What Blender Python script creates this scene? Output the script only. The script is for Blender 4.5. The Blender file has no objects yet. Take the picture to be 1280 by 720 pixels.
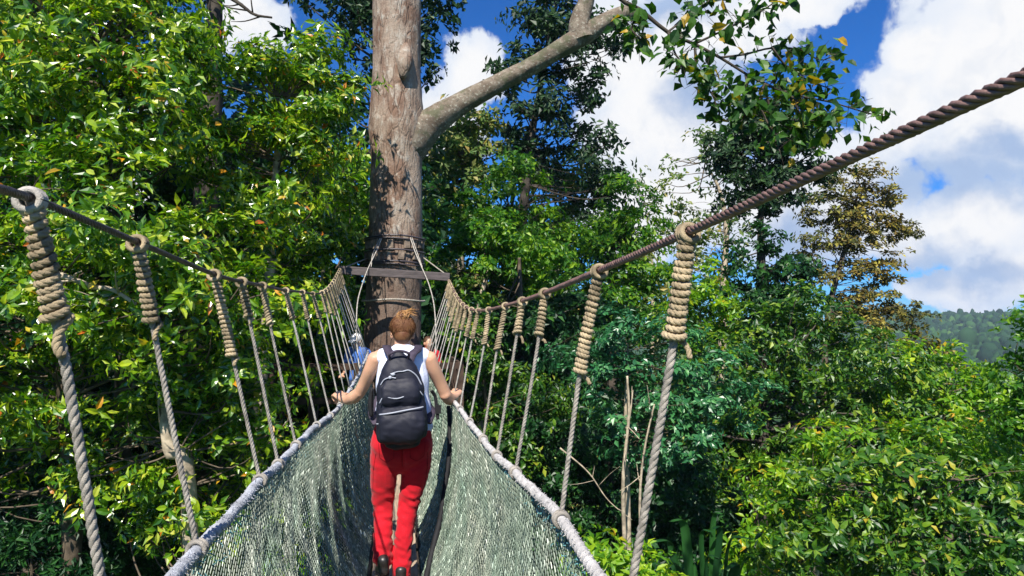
import bpy, bmesh, math, random
import numpy as np
from mathutils import Vector, Matrix

random.seed(7)
RNG = np.random.default_rng(11)
PI = math.pi
scene = bpy.context.scene
COL = scene.collection

# ------------------------------------------------------------------ camera
F = 850.0                                   # focal length in photograph pixels (1280 wide)
PITCH = math.atan(40 / F)
YAW = math.atan(143 / F * math.cos(PITCH))
CAM = Vector((0, 0, 1.6))
cam_data = bpy.data.cameras.new('camera')
cam = bpy.data.objects.new('camera', cam_data)
COL.objects.link(cam)
cam.location = CAM
cam.rotation_euler = (PI / 2 + PITCH, 0, -YAW)
cam_data.sensor_width = 36
cam_data.lens = F / 1280 * 36
cam_data.clip_start = 0.05
cam_data.clip_end = 6000
scene.camera = cam
RIGHT = Vector((math.cos(YAW), -math.sin(YAW), 0))
FWD = Vector((math.cos(PITCH) * math.sin(YAW), math.cos(PITCH) * math.cos(YAW), math.sin(PITCH)))
UP = Vector((-math.sin(PITCH) * math.sin(YAW), -math.sin(PITCH) * math.cos(YAW), math.cos(PITCH)))

def ray(px, py):
    return FWD + RIGHT * ((px - 640) / F) + UP * (-(py - 360) / F)
def W(px, py, D):            # world point at camera depth D
    return CAM + ray(px, py) * D
def PU(px, py, u):           # world point on the vertical plane x = u
    r = ray(px, py)
    return CAM + r * (u / r.x)
def PV(px, py, v):           # world point on the vertical plane y = v
    r = ray(px, py)
    return CAM + r * (v / r.y)

# ------------------------------------------------------------------ light
SUN_DIR = Vector((-0.27, -0.72, 0.88)).normalized()      # towards the sun
SUN_EL = math.asin(SUN_DIR.z)
SUN_AZ = math.atan2(SUN_DIR.x, SUN_DIR.y)
sun_data = bpy.data.lights.new('sun', 'SUN')
sun_data.energy = 5.0
sun_data.angle = math.radians(0.5)
sun_data.color = (1.0, 0.94, 0.84)
sun = bpy.data.objects.new('sun', sun_data)
COL.objects.link(sun)
sun.rotation_euler = SUN_DIR.to_track_quat('Z', 'Y').to_euler()
sun.location = (0, 0, 60)

scene.view_settings.view_transform = 'Standard'
scene.view_settings.look = 'None'
scene.view_settings.exposure = 0.78
scene.view_settings.gamma = 1.0

# node helpers
class NT:
    def __init__(s, tree):
        s.t = tree; s.n = tree.nodes; s.l = tree.links
    def new(s, typ, **kw):
        nd = s.n.new(typ)
        for k, v in kw.items(): setattr(nd, k, v)
        return nd
    def set(s, inp, v):
        if v is None: return
        if isinstance(v, bpy.types.NodeSocket): s.l.new(v, inp)
        else:
            if isinstance(v, (tuple, list)) and inp.type == 'RGBA' and len(v) == 3: v = (*v, 1)
            inp.default_value = v
    def math(s, op, a, b=None, c=None, clamp=False):
        nd = s.new('ShaderNodeMath', operation=op); nd.use_clamp = clamp
        s.set(nd.inputs[0], a); s.set(nd.inputs[1], b)
        if c is not None: s.set(nd.inputs[2], c)
        return nd.outputs[0]
    def mix(s, f, a, b, mode='MIX'):
        nd = s.new('ShaderNodeMix', data_type='RGBA', blend_type=mode)
        s.set(nd.inputs['Factor'], f); s.set(nd.inputs[6], a); s.set(nd.inputs[7], b)
        return nd.outputs[2]
    def ramp(s, f, stops, interp='LINEAR'):
        nd = s.new('ShaderNodeValToRGB'); cr = nd.color_ramp; cr.interpolation = interp
        while len(cr.elements) < len(stops): cr.elements.new(0.5)
        for e, (p, c) in zip(cr.elements, stops):
            e.position = p; e.color = (*c, 1) if len(c) == 3 else c
        s.set(nd.inputs[0], f)
        return nd.outputs[0]
    def noise(s, vec, scale, detail=4, rough=0.5, dist=0.0):
        nd = s.new('ShaderNodeTexNoise')
        s.set(nd.inputs['Vector'], vec); s.set(nd.inputs['Scale'], scale)
        s.set(nd.inputs['Detail'], detail); s.set(nd.inputs['Roughness'], rough); s.set(nd.inputs['Distortion'], dist)
        return nd.outputs['Fac']
    def maprange(s, v, a, b, c=0.0, d=1.0, smooth=False):
        nd = s.new('ShaderNodeMapRange'); nd.interpolation_type = 'SMOOTHSTEP' if smooth else 'LINEAR'
        s.set(nd.inputs[0], v); s.set(nd.inputs[1], a); s.set(nd.inputs[2], b); s.set(nd.inputs[3], c); s.set(nd.inputs[4], d)
        return nd.outputs[0]

# ------------------------------------------------------------------ world: blue sky with cumulus
world = bpy.data.worlds.new('World'); scene.world = world; world.use_nodes = True
wt = NT(world.node_tree); wt.n.clear()
out = wt.new('ShaderNodeOutputWorld')
sky = wt.new('ShaderNodeTexSky', sky_type='NISHITA', sun_disc=False, sun_elevation=SUN_EL, sun_rotation=SUN_AZ)
sky.altitude = 800; sky.air_density = 1.0; sky.dust_density = 0.3; sky.ozone_density = 3.0
tc = wt.new('ShaderNodeTexCoord'); DIRV = tc.outputs['Generated']
sep = wt.new('ShaderNodeSeparateXYZ'); wt.l.new(DIRV, sep.inputs[0])
az = wt.math('ARCTAN2', sep.outputs[0], sep.outputs[1])
el = wt.math('ARCSINE', sep.outputs[2])
def azel(px, py):
    r = ray(px, py).normalized(); return math.atan2(r.x, r.y), math.asin(r.z)
warp = wt.new('ShaderNodeTexNoise'); wt.l.new(DIRV, warp.inputs['Vector'])
warp.inputs['Scale'].default_value = 9; warp.inputs['Detail'].default_value = 6; warp.inputs['Roughness'].default_value = 0.6
ws = wt.new('ShaderNodeSeparateColor'); wt.l.new(warp.outputs['Color'], ws.inputs[0])
azw = wt.math('ADD', az, wt.math('MULTIPLY', wt.math('SUBTRACT', ws.outputs[0], 0.5), 0.11))
elw = wt.math('ADD', el, wt.math('MULTIPLY', wt.math('SUBTRACT', ws.outputs[1], 0.5), 0.11))
def blob(px, py, rx, ry):
    a0, e0 = azel(px, py)
    dx = wt.math('DIVIDE', wt.math('SUBTRACT', azw, a0), rx / F * 0.9)
    dy = wt.math('DIVIDE', wt.math('SUBTRACT', elw, e0), ry / F)
    d = wt.math('SQRT', wt.math('ADD', wt.math('MULTIPLY', dx, dx), wt.math('MULTIPLY', dy, dy)))
    return wt.math('SUBTRACT', 1.0, d)
def blobs(lst):
    r = None
    for b in lst:
        v = blob(*b)
        r = v if r is None else wt.math('MAXIMUM', r, v)
    return r
cloud_b = blobs([(1255, 90, 150, 125), (1125, 130, 55, 65), (1330, 20, 160, 120), (1228, 283, 98, 60), (1195, 360, 60, 24), (1295, 335, 100, 42), (1150, 300, 40, 30),
                 (1140, 62, 50, 32), (830, 130, 120, 130), (780, 60, 90, 70), (900, 40, 120, 45), (960, 12, 110, 22), (820, 260, 120, 80), (1010, 250, 150, 85),
                 (590, 90, 50, 60), (560, 150, 60, 60), (310, 20, 60, 50), (1440, 200, 130, 180)])
gen = wt.maprange(wt.noise(DIRV, 2.6, 8, 0.55, 0.3), 0.5, 0.66, -0.9, 0.8)
inzone = wt.math('MULTIPLY', wt.maprange(az, azel(180, 300)[0], azel(300, 300)[0], 0, 1, True), wt.maprange(az, azel(1480, 300)[0], azel(1700, 300)[0], 1, 0, True))
inzone = wt.math('MULTIPLY', inzone, wt.maprange(el, 0.5, 0.75, 1, 0, True))
gen = wt.math('SUBTRACT', gen, wt.math('MULTIPLY', inzone, 2.5))
dens0 = wt.math('MAXIMUM', wt.math('MAXIMUM', cloud_b, -1.0), gen)
fine = wt.noise(DIRV, 16, 8, 0.6, 0.2)
dens = wt.math('ADD', dens0, wt.math('MULTIPLY', wt.math('SUBTRACT', fine, 0.5), 0.95))
mask = wt.maprange(dens, -0.03, 0.20, 0, 1, True)
# grey undersides: same fields, softer, lower
grey_b = blobs([(1215, 215, 190, 40), (1265, 180, 80, 24), (1150, 215, 90, 30), (880, 120, 70, 40), (840, 20, 80, 22), (1160, 335, 70, 30), (1000, 300, 90, 50), (1230, 345, 60, 22)])
shade = wt.math('ADD', wt.math('MAXIMUM', grey_b, -1.0), wt.math('MULTIPLY', wt.math('SUBTRACT', wt.noise(DIRV, 11, 6, 0.55, 0.4), 0.5), 1.5))
shade = wt.maprange(shade, -0.25, 0.75, 0, 1, True)
ccol = wt.mix(shade, (0.98, 0.98, 0.99), (0.40, 0.52, 0.76))
ccol = wt.mix(wt.maprange(wt.noise(DIRV, 24, 6, 0.6, 0.5), 0.46, 0.70, 0, 0.30, True), ccol, (0.62, 0.70, 0.84))
ccol = wt.mix(wt.maprange(dens, 0.1, 0.7, 0.35, 0, True), ccol, (0.50, 0.66, 0.92))
skyc = wt.mix(1.0, sky.outputs[0], (0.16, 0.56, 1.10), 'MULTIPLY')
bg_sky = wt.new('ShaderNodeBackground'); wt.l.new(skyc, bg_sky.inputs[0]); bg_sky.inputs[1].default_value = 0.077
bg_cl = wt.new('ShaderNodeBackground'); wt.l.new(ccol, bg_cl.inputs[0]); bg_cl.inputs[1].default_value = 0.58
mx = wt.new('ShaderNodeMixShader'); wt.l.new(mask, mx.inputs[0]); wt.l.new(bg_sky.outputs[0], mx.inputs[1]); wt.l.new(bg_cl.outputs[0], mx.inputs[2])
wt.l.new(mx.outputs[0], out.inputs[0])

# ------------------------------------------------------------------ object helpers
def tag(o, label=None, cat=None, group=None, kind=None):
    if label: o['label'] = label
    if cat: o['category'] = cat
    if group: o['group'] = group
    if kind: o['kind'] = kind
    return o
def empty(name, loc, label, cat, group=None):
    o = bpy.data.objects.new(name, None); COL.objects.link(o); o.location = loc
    o.empty_display_size = 0.2
    return tag(o, label, cat, group)
def link(name, me, mat=None, parent=None, kind=None):
    o = bpy.data.objects.new(name, me); COL.objects.link(o)
    if mat is not None and not me.materials: me.materials.append(mat)
    if parent is not None:
        o.parent = parent
        o.matrix_parent_inverse = Matrix.Translation(parent_world(parent)).inverted()
    if kind: o['kind'] = kind
    return o
def parent_world(o):
    # every parent in this scene is either an empty that is only translated, or a mesh at the origin of the world
    return Vector(o.location) if o.type == 'EMPTY' else Vector((0, 0, 0))
def mesh_np(name, V, FA, smooth=False):
    """V (n,3); FA list of (m,k) int arrays"""
    me = bpy.data.meshes.new(name)
    V = np.asarray(V, dtype=np.float32)
    if not isinstance(FA, list): FA = [FA]
    FA = [np.asarray(f, dtype=np.int32) for f in FA if len(f)]
    nl = sum(f.size for f in FA); nf = sum(len(f) for f in FA)
    me.vertices.add(len(V)); me.vertices.foreach_set('co', V.ravel())
    me.loops.add(nl); me.loops.foreach_set('vertex_index', np.concatenate([f.ravel() for f in FA]))
    tot = np.concatenate([np.full(len(f), f.shape[1], np.int32) for f in FA])
    st = np.concatenate([[0], np.cumsum(tot)[:-1]]).astype(np.int32)
    me.polygons.add(nf); me.polygons.foreach_set('loop_start', st)
    me.polygons.foreach_set('use_smooth', np.full(nf, smooth))
    me.update(calc_edges=True)
    return me

class MB:
    """collects pieces into one mesh"""
    def __init__(s): s.V = []; s.Q = []; s.T = []; s.n = 0
    def add(s, V, Q=(), T=()):
        V = np.asarray(V, dtype=float).reshape(-1, 3)
        s.V.append(V)
        if len(Q): s.Q.append(np.asarray(Q, int) + s.n)
        if len(T): s.T.append(np.asarray(T, int) + s.n)
        s.n += len(V)
        return s
    def tube(s, pts, rad, sides=8, caps=True, rnd=0.0, ref=None, squash=1.0):
        P = np.array([tuple(p) for p in pts], float); n = len(P)
        R = np.full(n, rad, float) if np.isscalar(rad) else np.asarray(rad, float)
        N, B = frames(P, ref)
        a = np.linspace(0, 2 * PI, sides, endpoint=False)
        rr = R[:, None] * (1 + (RNG.uniform(-rnd, rnd, (n, sides)) if rnd else 0))
        V = P[:, None, :] + rr[..., None] * (np.cos(a)[None, :, None] * N[:, None, :] + squash * np.sin(a)[None, :, None] * B[:, None, :])
        i = np.arange(n - 1)[:, None]; j = np.arange(sides)[None, :]; jn = (j + 1) % sides
        Q = np.stack([i * sides + j, i * sides + jn, (i + 1) * sides + jn, (i + 1) * sides + j], -1).reshape(-1, 4)
        V = V.reshape(-1, 3); T = []
        if caps:
            V = np.vstack([V, P[0], P[-1]]); c0 = n * sides; c1 = c0 + 1
            jj = np.arange(sides); jn = (jj + 1) % sides
            T = np.vstack([np.stack([np.full(sides, c0), jn, jj], -1), np.stack([np.full(sides, c1), (n - 1) * sides + jj, (n - 1) * sides + jn], -1)])
        return s.add(V, Q, T)
    def box(s, c, size, rot=None):
        c = np.array(tuple(c)); h = np.array(size) / 2
        v = np.array([[x, y, z] for x in (-1, 1) for y in (-1, 1) for z in (-1, 1)], float) * h
        if rot is not None: v = v @ np.array(rot.to_3x3()).T
        return s.add(v + c, [[0, 1, 3, 2], [4, 6, 7, 5], [0, 4, 5, 1], [2, 3, 7, 6], [0, 2, 6, 4], [1, 5, 7, 3]])
    def beam(s, a, b, w, h, up=(0, 0, 1)):
        a = Vector(a); b = Vector(b); d = (b - a)
        z = Vector(up); x = d.normalized(); y = z.cross(x).normalized(); z = x.cross(y)
        R = Matrix((x, y, z)).transposed()
        return s.box((a + b) / 2, (d.length, w, h), R)
    def build(s, name, mat, parent=None, smooth=True, kind=None, bevel=0):
        fa = []
        if s.Q: fa.append(np.vstack(s.Q))
        if s.T: fa.append(np.vstack(s.T))
        me = mesh_np(name, np.vstack(s.V), fa, smooth)
        o = link(name, me, mat, parent, kind)
        if bevel:
            m = o.modifiers.new('bevel', 'BEVEL'); m.width = bevel; m.segments = 2; m.limit_method = 'ANGLE'
        return o

def frames(P, ref=None):
    n = len(P)
    T = np.gradient(P, axis=0); T /= np.maximum(np.linalg.norm(T, axis=1, keepdims=True), 1e-12)
    N = np.zeros((n, 3))
    if ref is not None:
        r = np.array(ref, float)
        N = r[None, :] - (T @ r)[:, None] * T
        N /= np.linalg.norm(N, axis=1, keepdims=True)
    else:
        r = np.array([0, 0, 1.0]) if abs(T[0, 2]) < 0.9 else np.array([1.0, 0, 0])
        v = r - T[0] * (r @ T[0]); v /= np.linalg.norm(v); N[0] = v
        for i in range(1, n):
            v = v - T[i] * (v @ T[i]); v /= max(np.linalg.norm(v), 1e-12); N[i] = v
    return N, np.cross(T, N)
def resample(P, step=None, n=None):
    P = np.array([tuple(p) for p in P], float)
    d = np.r_[0, np.cumsum(np.linalg.norm(np.diff(P, axis=0), axis=1))]
    if n is None: n = max(2, int(d[-1] / step) + 1)
    t = np.linspace(0, d[-1], n)
    return np.stack([np.interp(t, d, P[:, k]) for k in range(3)], 1)
def smooth_path(P, n=40):
    """Catmull-Rom through the points"""
    P = np.array([tuple(p) for p in P], float)
    Q = np.vstack([2 * P[0] - P[1], P, 2 * P[-1] - P[-2]])
    outp = []
    m = max(2, n // (len(P) - 1))
    for i in range(1, len(Q) - 2):
        for t in np.linspace(0, 1, m, endpoint=False):
            a, b, c, d = Q[i - 1], Q[i], Q[i + 1], Q[i + 2]
            outp.append(0.5 * (2 * b + (c - a) * t + (2 * a - 5 * b + 4 * c - d) * t * t + (3 * b - a - 3 * c + d) * t ** 3))
    outp.append(P[-1])
    return np.array(outp)
def rope(mb, path, rad, pitch, strands=3, seg=7, sides=5, hand=1):
    """laid rope: strands wound round a path"""
    P = resample(path, step=pitch / seg); n = len(P)
    N, B = frames(P)
    ph = np.arange(n) / seg * 2 * PI * hand
    sr = rad * (0.56 if strands == 3 else 0.46 if strands == 4 else 0.36)
    for k in range(strands):
        a = ph + 2 * PI * k / strands
        C = P + (rad - sr) * (np.cos(a)[:, None] * N + np.sin(a)[:, None] * B)
        mb.tube(C, sr, sides, caps=True)
    return mb

# ------------------------------------------------------------------ materials
def pmat(name, col=(0.5, 0.5, 0.5), rough=0.7, spec=0.4, scale=8, var=0.25, col2=None, bump=0.0, bscale=40, stretch=None, sheen=0, det=6):
    m = bpy.data.materials.new(name); m.use_nodes = True
    t = NT(m.node_tree); b = t.n['Principled BSDF']
    g = t.new('ShaderNodeTexCoord').outputs['Object']
    if stretch:
        mp = t.new('ShaderNodeMapping'); mp.inputs['Scale'].default_value = stretch; t.l.new(g, mp.inputs[0]); g = mp.outputs[0]
    c2 = col2 or tuple(c * (1 - var) for c in col)
    f = t.noise(g, scale, det, 0.6)
    t.set(b.inputs['Base Color'], t.mix(t.maprange(f, 0.35, 0.65), c2, col if col2 else tuple(min(1, c * (1 + var)) for c in col)))
    b.inputs['Roughness'].default_value = rough; b.inputs['Specular IOR Level'].default_value = spec
    if sheen: b.inputs['Sheen Weight'].default_value = sheen
    if bump:
        bp = t.new('ShaderNodeBump'); bp.inputs['Strength'].default_value = bump; bp.inputs['Distance'].default_value = 0.01
        t.set(bp.inputs['Height'], t.noise(g, bscale, 5, 0.6)); t.l.new(bp.outputs[0], b.inputs['Normal'])
    return m

def leaf_mat(name, stops, rough=0.42, spec=0.5, trans=0.35, tcol=(1.5, 1.7, 0.4), nscale=0.5):
    """stops: colour ramp over a per-leaf random value"""
    m = bpy.data.materials.new(name); m.use_nodes = True
    t = NT(m.node_tree); b = t.n['Principled BSDF']; o = t.n['Material Output']
    geo = t.new('ShaderNodeNewGeometry'); oi = t.new('ShaderNodeObjectInfo')
    r = t.math('FRACT', t.math('ADD', geo.outputs['Random Per Island'], oi.outputs['Random']))
    c = t.ramp(r, stops)
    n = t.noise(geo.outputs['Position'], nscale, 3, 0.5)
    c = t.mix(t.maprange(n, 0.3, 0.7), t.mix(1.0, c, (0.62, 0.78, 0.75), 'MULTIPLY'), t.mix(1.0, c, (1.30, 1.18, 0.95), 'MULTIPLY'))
    t.set(b.inputs['Base Color'], c)
    b.inputs['Roughness'].default_value = rough; b.inputs['Specular IOR Level'].default_value = spec
    tr = t.new('ShaderNodeBsdfTranslucent'); t.set(tr.inputs[0], t.mix(1.0, c, tcol, 'MULTIPLY'))
    ms = t.new('ShaderNodeMixShader'); ms.inputs[0].default_value = trans
    t.l.new(b.outputs[0], ms.inputs[1]); t.l.new(tr.outputs[0], ms.inputs[2]); t.l.new(ms.outputs[0], o.inputs[0])
    return m

M = {}
M['leaf_left'] = leaf_mat('glossy_leaf', [(0, (0.022, 0.085, 0.006)), (0.25, (0.06, 0.17, 0.006)), (0.6, (0.17, 0.30, 0.008)), (0.86, (0.32, 0.42, 0.015)), (0.97, (0.46, 0.50, 0.07)), (0.988, (0.62, 0.30, 0.015)), (1, (0.5, 0.12, 0.02))], 0.27, 0.85, 0.32)  # palest green stop puts the bright leaf highlights into the colour
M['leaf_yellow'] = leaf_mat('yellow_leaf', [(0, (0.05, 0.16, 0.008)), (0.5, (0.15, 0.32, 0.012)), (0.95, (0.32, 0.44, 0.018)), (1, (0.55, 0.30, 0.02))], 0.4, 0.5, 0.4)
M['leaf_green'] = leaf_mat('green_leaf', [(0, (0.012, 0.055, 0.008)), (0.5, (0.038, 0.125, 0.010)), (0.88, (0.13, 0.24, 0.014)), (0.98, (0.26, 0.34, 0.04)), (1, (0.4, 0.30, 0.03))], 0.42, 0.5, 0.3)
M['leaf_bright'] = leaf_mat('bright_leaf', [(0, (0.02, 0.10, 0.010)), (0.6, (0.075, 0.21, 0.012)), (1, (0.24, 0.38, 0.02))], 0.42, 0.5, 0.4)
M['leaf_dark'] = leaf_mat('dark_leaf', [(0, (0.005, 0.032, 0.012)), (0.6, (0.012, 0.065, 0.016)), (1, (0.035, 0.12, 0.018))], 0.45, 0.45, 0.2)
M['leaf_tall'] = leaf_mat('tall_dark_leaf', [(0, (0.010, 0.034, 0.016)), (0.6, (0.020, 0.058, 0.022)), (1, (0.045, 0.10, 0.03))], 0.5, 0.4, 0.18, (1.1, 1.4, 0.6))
M['leaf_teal'] = leaf_mat('bluish_leaf', [(0, (0.015, 0.085, 0.035)), (0.6, (0.03, 0.15, 0.052)), (1, (0.10, 0.28, 0.10))], 0.36, 0.7, 0.2, (1.1, 1.5, 0.7))
M['leaf_brown'] = leaf_mat('bronze_leaf', [(0, (0.05, 0.06, 0.018)), (0.35, (0.10, 0.11, 0.03)), (0.6, (0.17, 0.12, 0.035)), (0.85, (0.24, 0.21, 0.04)), (1, (0.36, 0.34, 0.07))], 0.6, 0.3, 0.25, (1.3, 1.1, 0.5))
M['leaf_pale'] = leaf_mat('pale_leaf', [(0, (0.06, 0.14, 0.04)), (0.5, (0.13, 0.20, 0.05)), (0.9, (0.24, 0.26, 0.08)), (1, (0.36, 0.26, 0.08))], 0.5, 0.4, 0.35)
M['leaf_banana'] = leaf_mat('broad_leaf', [(0, (0.010, 0.05, 0.018)), (1, (0.03, 0.12, 0.03))], 0.4, 0.5, 0.3)
M['leaf_over'] = leaf_mat('overhanging_leaf', [(0, (0.012, 0.045, 0.008)), (0.5, (0.03, 0.10, 0.010)), (0.88, (0.07, 0.16, 0.012)), (0.96, (0.40, 0.24, 0.02)), (1, (0.5, 0.30, 0.02))], 0.45, 0.4, 0.3)
M['twig'] = pmat('twig_bark', (0.10, 0.078, 0.055), 0.85, 0.2, 6, 0.5)
M['pale_bark'] = pmat('pale_bark', (0.36, 0.30, 0.22), 0.85, 0.2, 9, 0.4, bump=0.5, bscale=30)
M['dark_bark'] = pmat('dark_bark', (0.06, 0.05, 0.04), 0.9, 0.2, 5, 0.4, bump=0.5, bscale=25)
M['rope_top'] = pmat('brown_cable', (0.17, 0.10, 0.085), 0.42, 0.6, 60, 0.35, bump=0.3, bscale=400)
M['rope_dark'] = pmat('dark_cable', (0.055, 0.045, 0.05), 0.42, 0.6, 60, 0.35, bump=0.3, bscale=400)  # darkened cable colour; shade on the left main cable is painted in
M['rope_grey'] = pmat('weathered_rope', (0.33, 0.30, 0.26), 0.9, 0.2, 45, 0.35, bump=0.6, bscale=700)
M['rope_coil'] = pmat('tan_rope', (0.36, 0.285, 0.18), 0.9, 0.2, 17, 0.55, bump=0.6, bscale=700)
M['rope_pale'] = pmat('pale_rope', (0.42, 0.39, 0.35), 0.9, 0.2, 30, 0.25, bump=0.6, bscale=600)
M['rail'] = pmat('bound_edge_rope', (0.50, 0.48, 0.47), 0.95, 0.15, 25, 0.25, bump=0.8, bscale=420, sheen=0.2)
M['rail_grey'] = pmat('bound_grey_edge_rope', (0.40, 0.42, 0.47), 0.95, 0.15, 25, 0.3, bump=0.8, bscale=420, sheen=0.2)
M['fray'] = pmat('teal_twine', (0.10, 0.25, 0.26), 0.8, 0.3, 30, 0.5)
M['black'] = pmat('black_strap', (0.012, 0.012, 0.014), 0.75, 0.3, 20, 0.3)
M['metal'] = pmat('dull_metal', (0.10, 0.10, 0.105), 0.45, 0.5, 12, 0.3)
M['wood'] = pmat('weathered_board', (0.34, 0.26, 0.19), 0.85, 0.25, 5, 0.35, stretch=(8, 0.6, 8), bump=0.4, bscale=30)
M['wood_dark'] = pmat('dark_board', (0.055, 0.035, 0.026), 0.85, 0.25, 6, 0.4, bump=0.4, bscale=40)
M['beam'] = pmat('grey_beam', (0.085, 0.07, 0.07), 0.7, 0.3, 6, 0.35, stretch=(1, 8, 8), bump=0.4, bscale=20)

def net_material():
    m = bpy.data.materials.new('green_grey_netting'); m.use_nodes = True
    t = NT(m.node_tree); b = t.n['Principled BSDF']
    geo = t.new('ShaderNodeNewGeometry')
    r = geo.outputs['Random Per Island']
    c = t.ramp(r, [(0, (0.085, 0.11, 0.085)), (0.6, (0.165, 0.19, 0.14)), (0.9, (0.26, 0.28, 0.215)), (1, (0.58, 0.59, 0.50))])  # brightest strands put the sparkle of the net into the colour
    n = t.noise(geo.outputs['Position'], 3.5, 4, 0.6)
    c = t.mix(t.maprange(n, 0.35, 0.7), c, t.mix(1.0, c, (0.55, 0.80, 0.74), 'MULTIPLY'))
    t.set(b.inputs['Base Color'], c)
    b.inputs['Roughness'].default_value = 0.5; b.inputs['Specular IOR Level'].default_value = 0.5
    return m
M['net'] = net_material()

def big_bark():
    m = bpy.data.materials.new('mottled_grey_brown_bark'); m.use_nodes = True
    t = NT(m.node_tree); b = t.n['Principled BSDF']
    geo = t.new('ShaderNodeNewGeometry').outputs['Position']
    mp = t.new('ShaderNodeMapping'); mp.inputs['Scale'].default_value = (1, 1, 0.55); t.l.new(geo, mp.inputs[0])
    st = mp.outputs[0]
    n1 = t.noise(st, 2.2, 6, 0.6, 0.5); n2 = t.noise(st, 9, 6, 0.65, 0.4); n3 = t.noise(geo, 40, 5, 0.7)
    c = t.mix(t.maprange(n1, 0.42, 0.56), (0.17, 0.10, 0.066), (0.28, 0.215, 0.165))
    c = t.mix(t.maprange(n2, 0.52, 0.66), c, (0.37, 0.33, 0.28))
    c = t.mix(t.maprange(n2, 0.30, 0.42, 1, 0), c, (0.09, 0.055, 0.04))
    c = t.mix(t.maprange(n3, 0.55, 0.75, 0, 0.5), c, (0.10, 0.08, 0.06))
    # shadow on the lower trunk painted into the bark, darker downwards
    sz = t.new('ShaderNodeSeparateXYZ'); t.l.new(geo, sz.inputs[0])
    low = t.maprange(t.math('ADD', sz.outputs[2], t.math('MULTIPLY', n1, 1.2)), 2.6, 3.7, 0.8, 0.0)
    c = t.mix(low, c, (0.10, 0.062, 0.045))
    t.set(b.inputs['Base Color'], c); b.inputs['Roughness'].default_value = 0.8
    bp = t.new('ShaderNodeBump'); bp.inputs['Strength'].default_value = 0.9; bp.inputs['Distance'].default_value = 0.035
    mp2 = t.new('ShaderNodeMapping'); mp2.inputs['Scale'].default_value = (7, 7, 1.6); t.l.new(geo, mp2.inputs[0])
    vo = t.new('ShaderNodeTexVoronoi', feature='DISTANCE_TO_EDGE'); t.l.new(mp2.outputs[0], vo.inputs['Vector']); vo.inputs['Scale'].default_value = 1.6
    crack = t.math('MULTIPLY', t.maprange(vo.outputs['Distance'], 0.0, 0.09, 0, 1), t.maprange(n1, 0.35, 0.6, 1, .3))
    t.set(b.inputs['Base Color'], t.mix(t.math('MULTIPLY', t.maprange(vo.outputs['Distance'], 0.0, 0.05, 1, 0), t.maprange(n1, 0.40, 0.55, .7, 0)), c, (0.06, 0.035, 0.025)))
    t.set(bp.inputs['Height'], t.math('ADD', t.math('ADD', n2, t.math('MULTIPLY', n3, 0.4)), t.math('MULTIPLY', crack, 0.5))); t.l.new(bp.outputs[0], b.inputs['Normal'])
    return m
M['bark'] = big_bark()
def limb_bark():
    m = bpy.data.materials.new('lichen_grey_limb_bark'); m.use_nodes = True
    t = NT(m.node_tree); b = t.n['Principled BSDF']
    geo = t.new('ShaderNodeNewGeometry').outputs['Position']
    n1 = t.noise(geo, 5, 6, 0.6, 0.3); n2 = t.noise(geo, 22, 6, 0.65)
    c = t.mix(t.maprange(n1, 0.4, 0.6), (0.11, 0.08, 0.056), (0.20, 0.165, 0.125))
    c = t.mix(t.maprange(n2, 0.56, 0.66), c, (0.34, 0.33, 0.27))
    c = t.mix(t.maprange(n2, 0.34, 0.44, 1, 0), c, (0.08, 0.07, 0.05))
    n4 = t.noise(geo, 3.4, 5, 0.65)
    c = t.mix(t.maprange(n4, 0.52, 0.62, 0, 0.8), c, (0.07, 0.075, 0.035))
    t.set(b.inputs['Base Color'], c); b.inputs['Roughness'].default_value = 0.85
    bp = t.new('ShaderNodeBump'); bp.inputs['Strength'].default_value = 0.8; bp.inputs['Distance'].default_value = 0.02
    t.set(bp.inputs['Height'], n2); t.l.new(bp.outputs[0], b.inputs['Normal'])
    return m
M['limb'] = limb_bark()

# ------------------------------------------------------------------ terrain and far hills
FXY = np.array([math.sin(YAW), math.cos(YAW)]); RXY = np.array([math.cos(YAW), -math.sin(YAW)])
def sm(x, a, b):
    t = np.clip((x - a) / (b - a), 0, 1); return t * t * (3 - 2 * t)
def vnoise(x, y, s, seed=0):
    x = x / s + seed * 17.3; y = y / s + seed * 9.1
    xi = np.floor(x).astype(np.int64); yi = np.floor(y).astype(np.int64); fx = x - xi; fy = y - yi
    fx = fx * fx * (3 - 2 * fx); fy = fy * fy * (3 - 2 * fy)
    def h(a, b):
        v = (a * 374761393 + b * 668265263 + seed * 1274126177) & 0xffffffff
        v = ((v ^ (v >> 13)) * 1274126177) & 0xffffffff
        return ((v ^ (v >> 16)) & 0xffff) / 65535.0
    return (h(xi, yi) * (1 - fx) + h(xi + 1, yi) * fx) * (1 - fy) + (h(xi, yi + 1) * (1 - fx) + h(xi + 1, yi + 1) * fx) * fy
def ground(x, y):
    """height of the ground: walkway hangs over a gully, slope rises to the left and behind, falls away to the right"""
    x = np.asarray(x, float); y = np.asarray(y, float)
    D = x * FXY[0] + y * FXY[1]; L = x * RXY[0] + y * RXY[1]
    z = -9 + 7.0 * sm(-L, 2, 30) + 6 * sm(D, 12, 45) * sm(-L, -14, 6)
    z = z - 26 * sm(D, 45, 260) * sm(L, -40, 30)
    far = sm(np.hypot(x, y), 350, 900)
    ang = np.arctan2(L, np.maximum(D, 1e-3))
    ridge = 23 + 7 * np.exp(-((ang - 0.66) / 0.30) ** 2) + 3 * np.sin(ang * 9 + 1) + 3 * np.sin(ang * 31) 
    z = z + far * ridge
    z = z + (vnoise(x, y, 7, 1) - 0.5) * 1.6 * (1 - far) + (vnoise(x, y, 90, 2) - 0.5) * 12 * sm(np.hypot(x, y), 150, 500)
    return z
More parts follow.
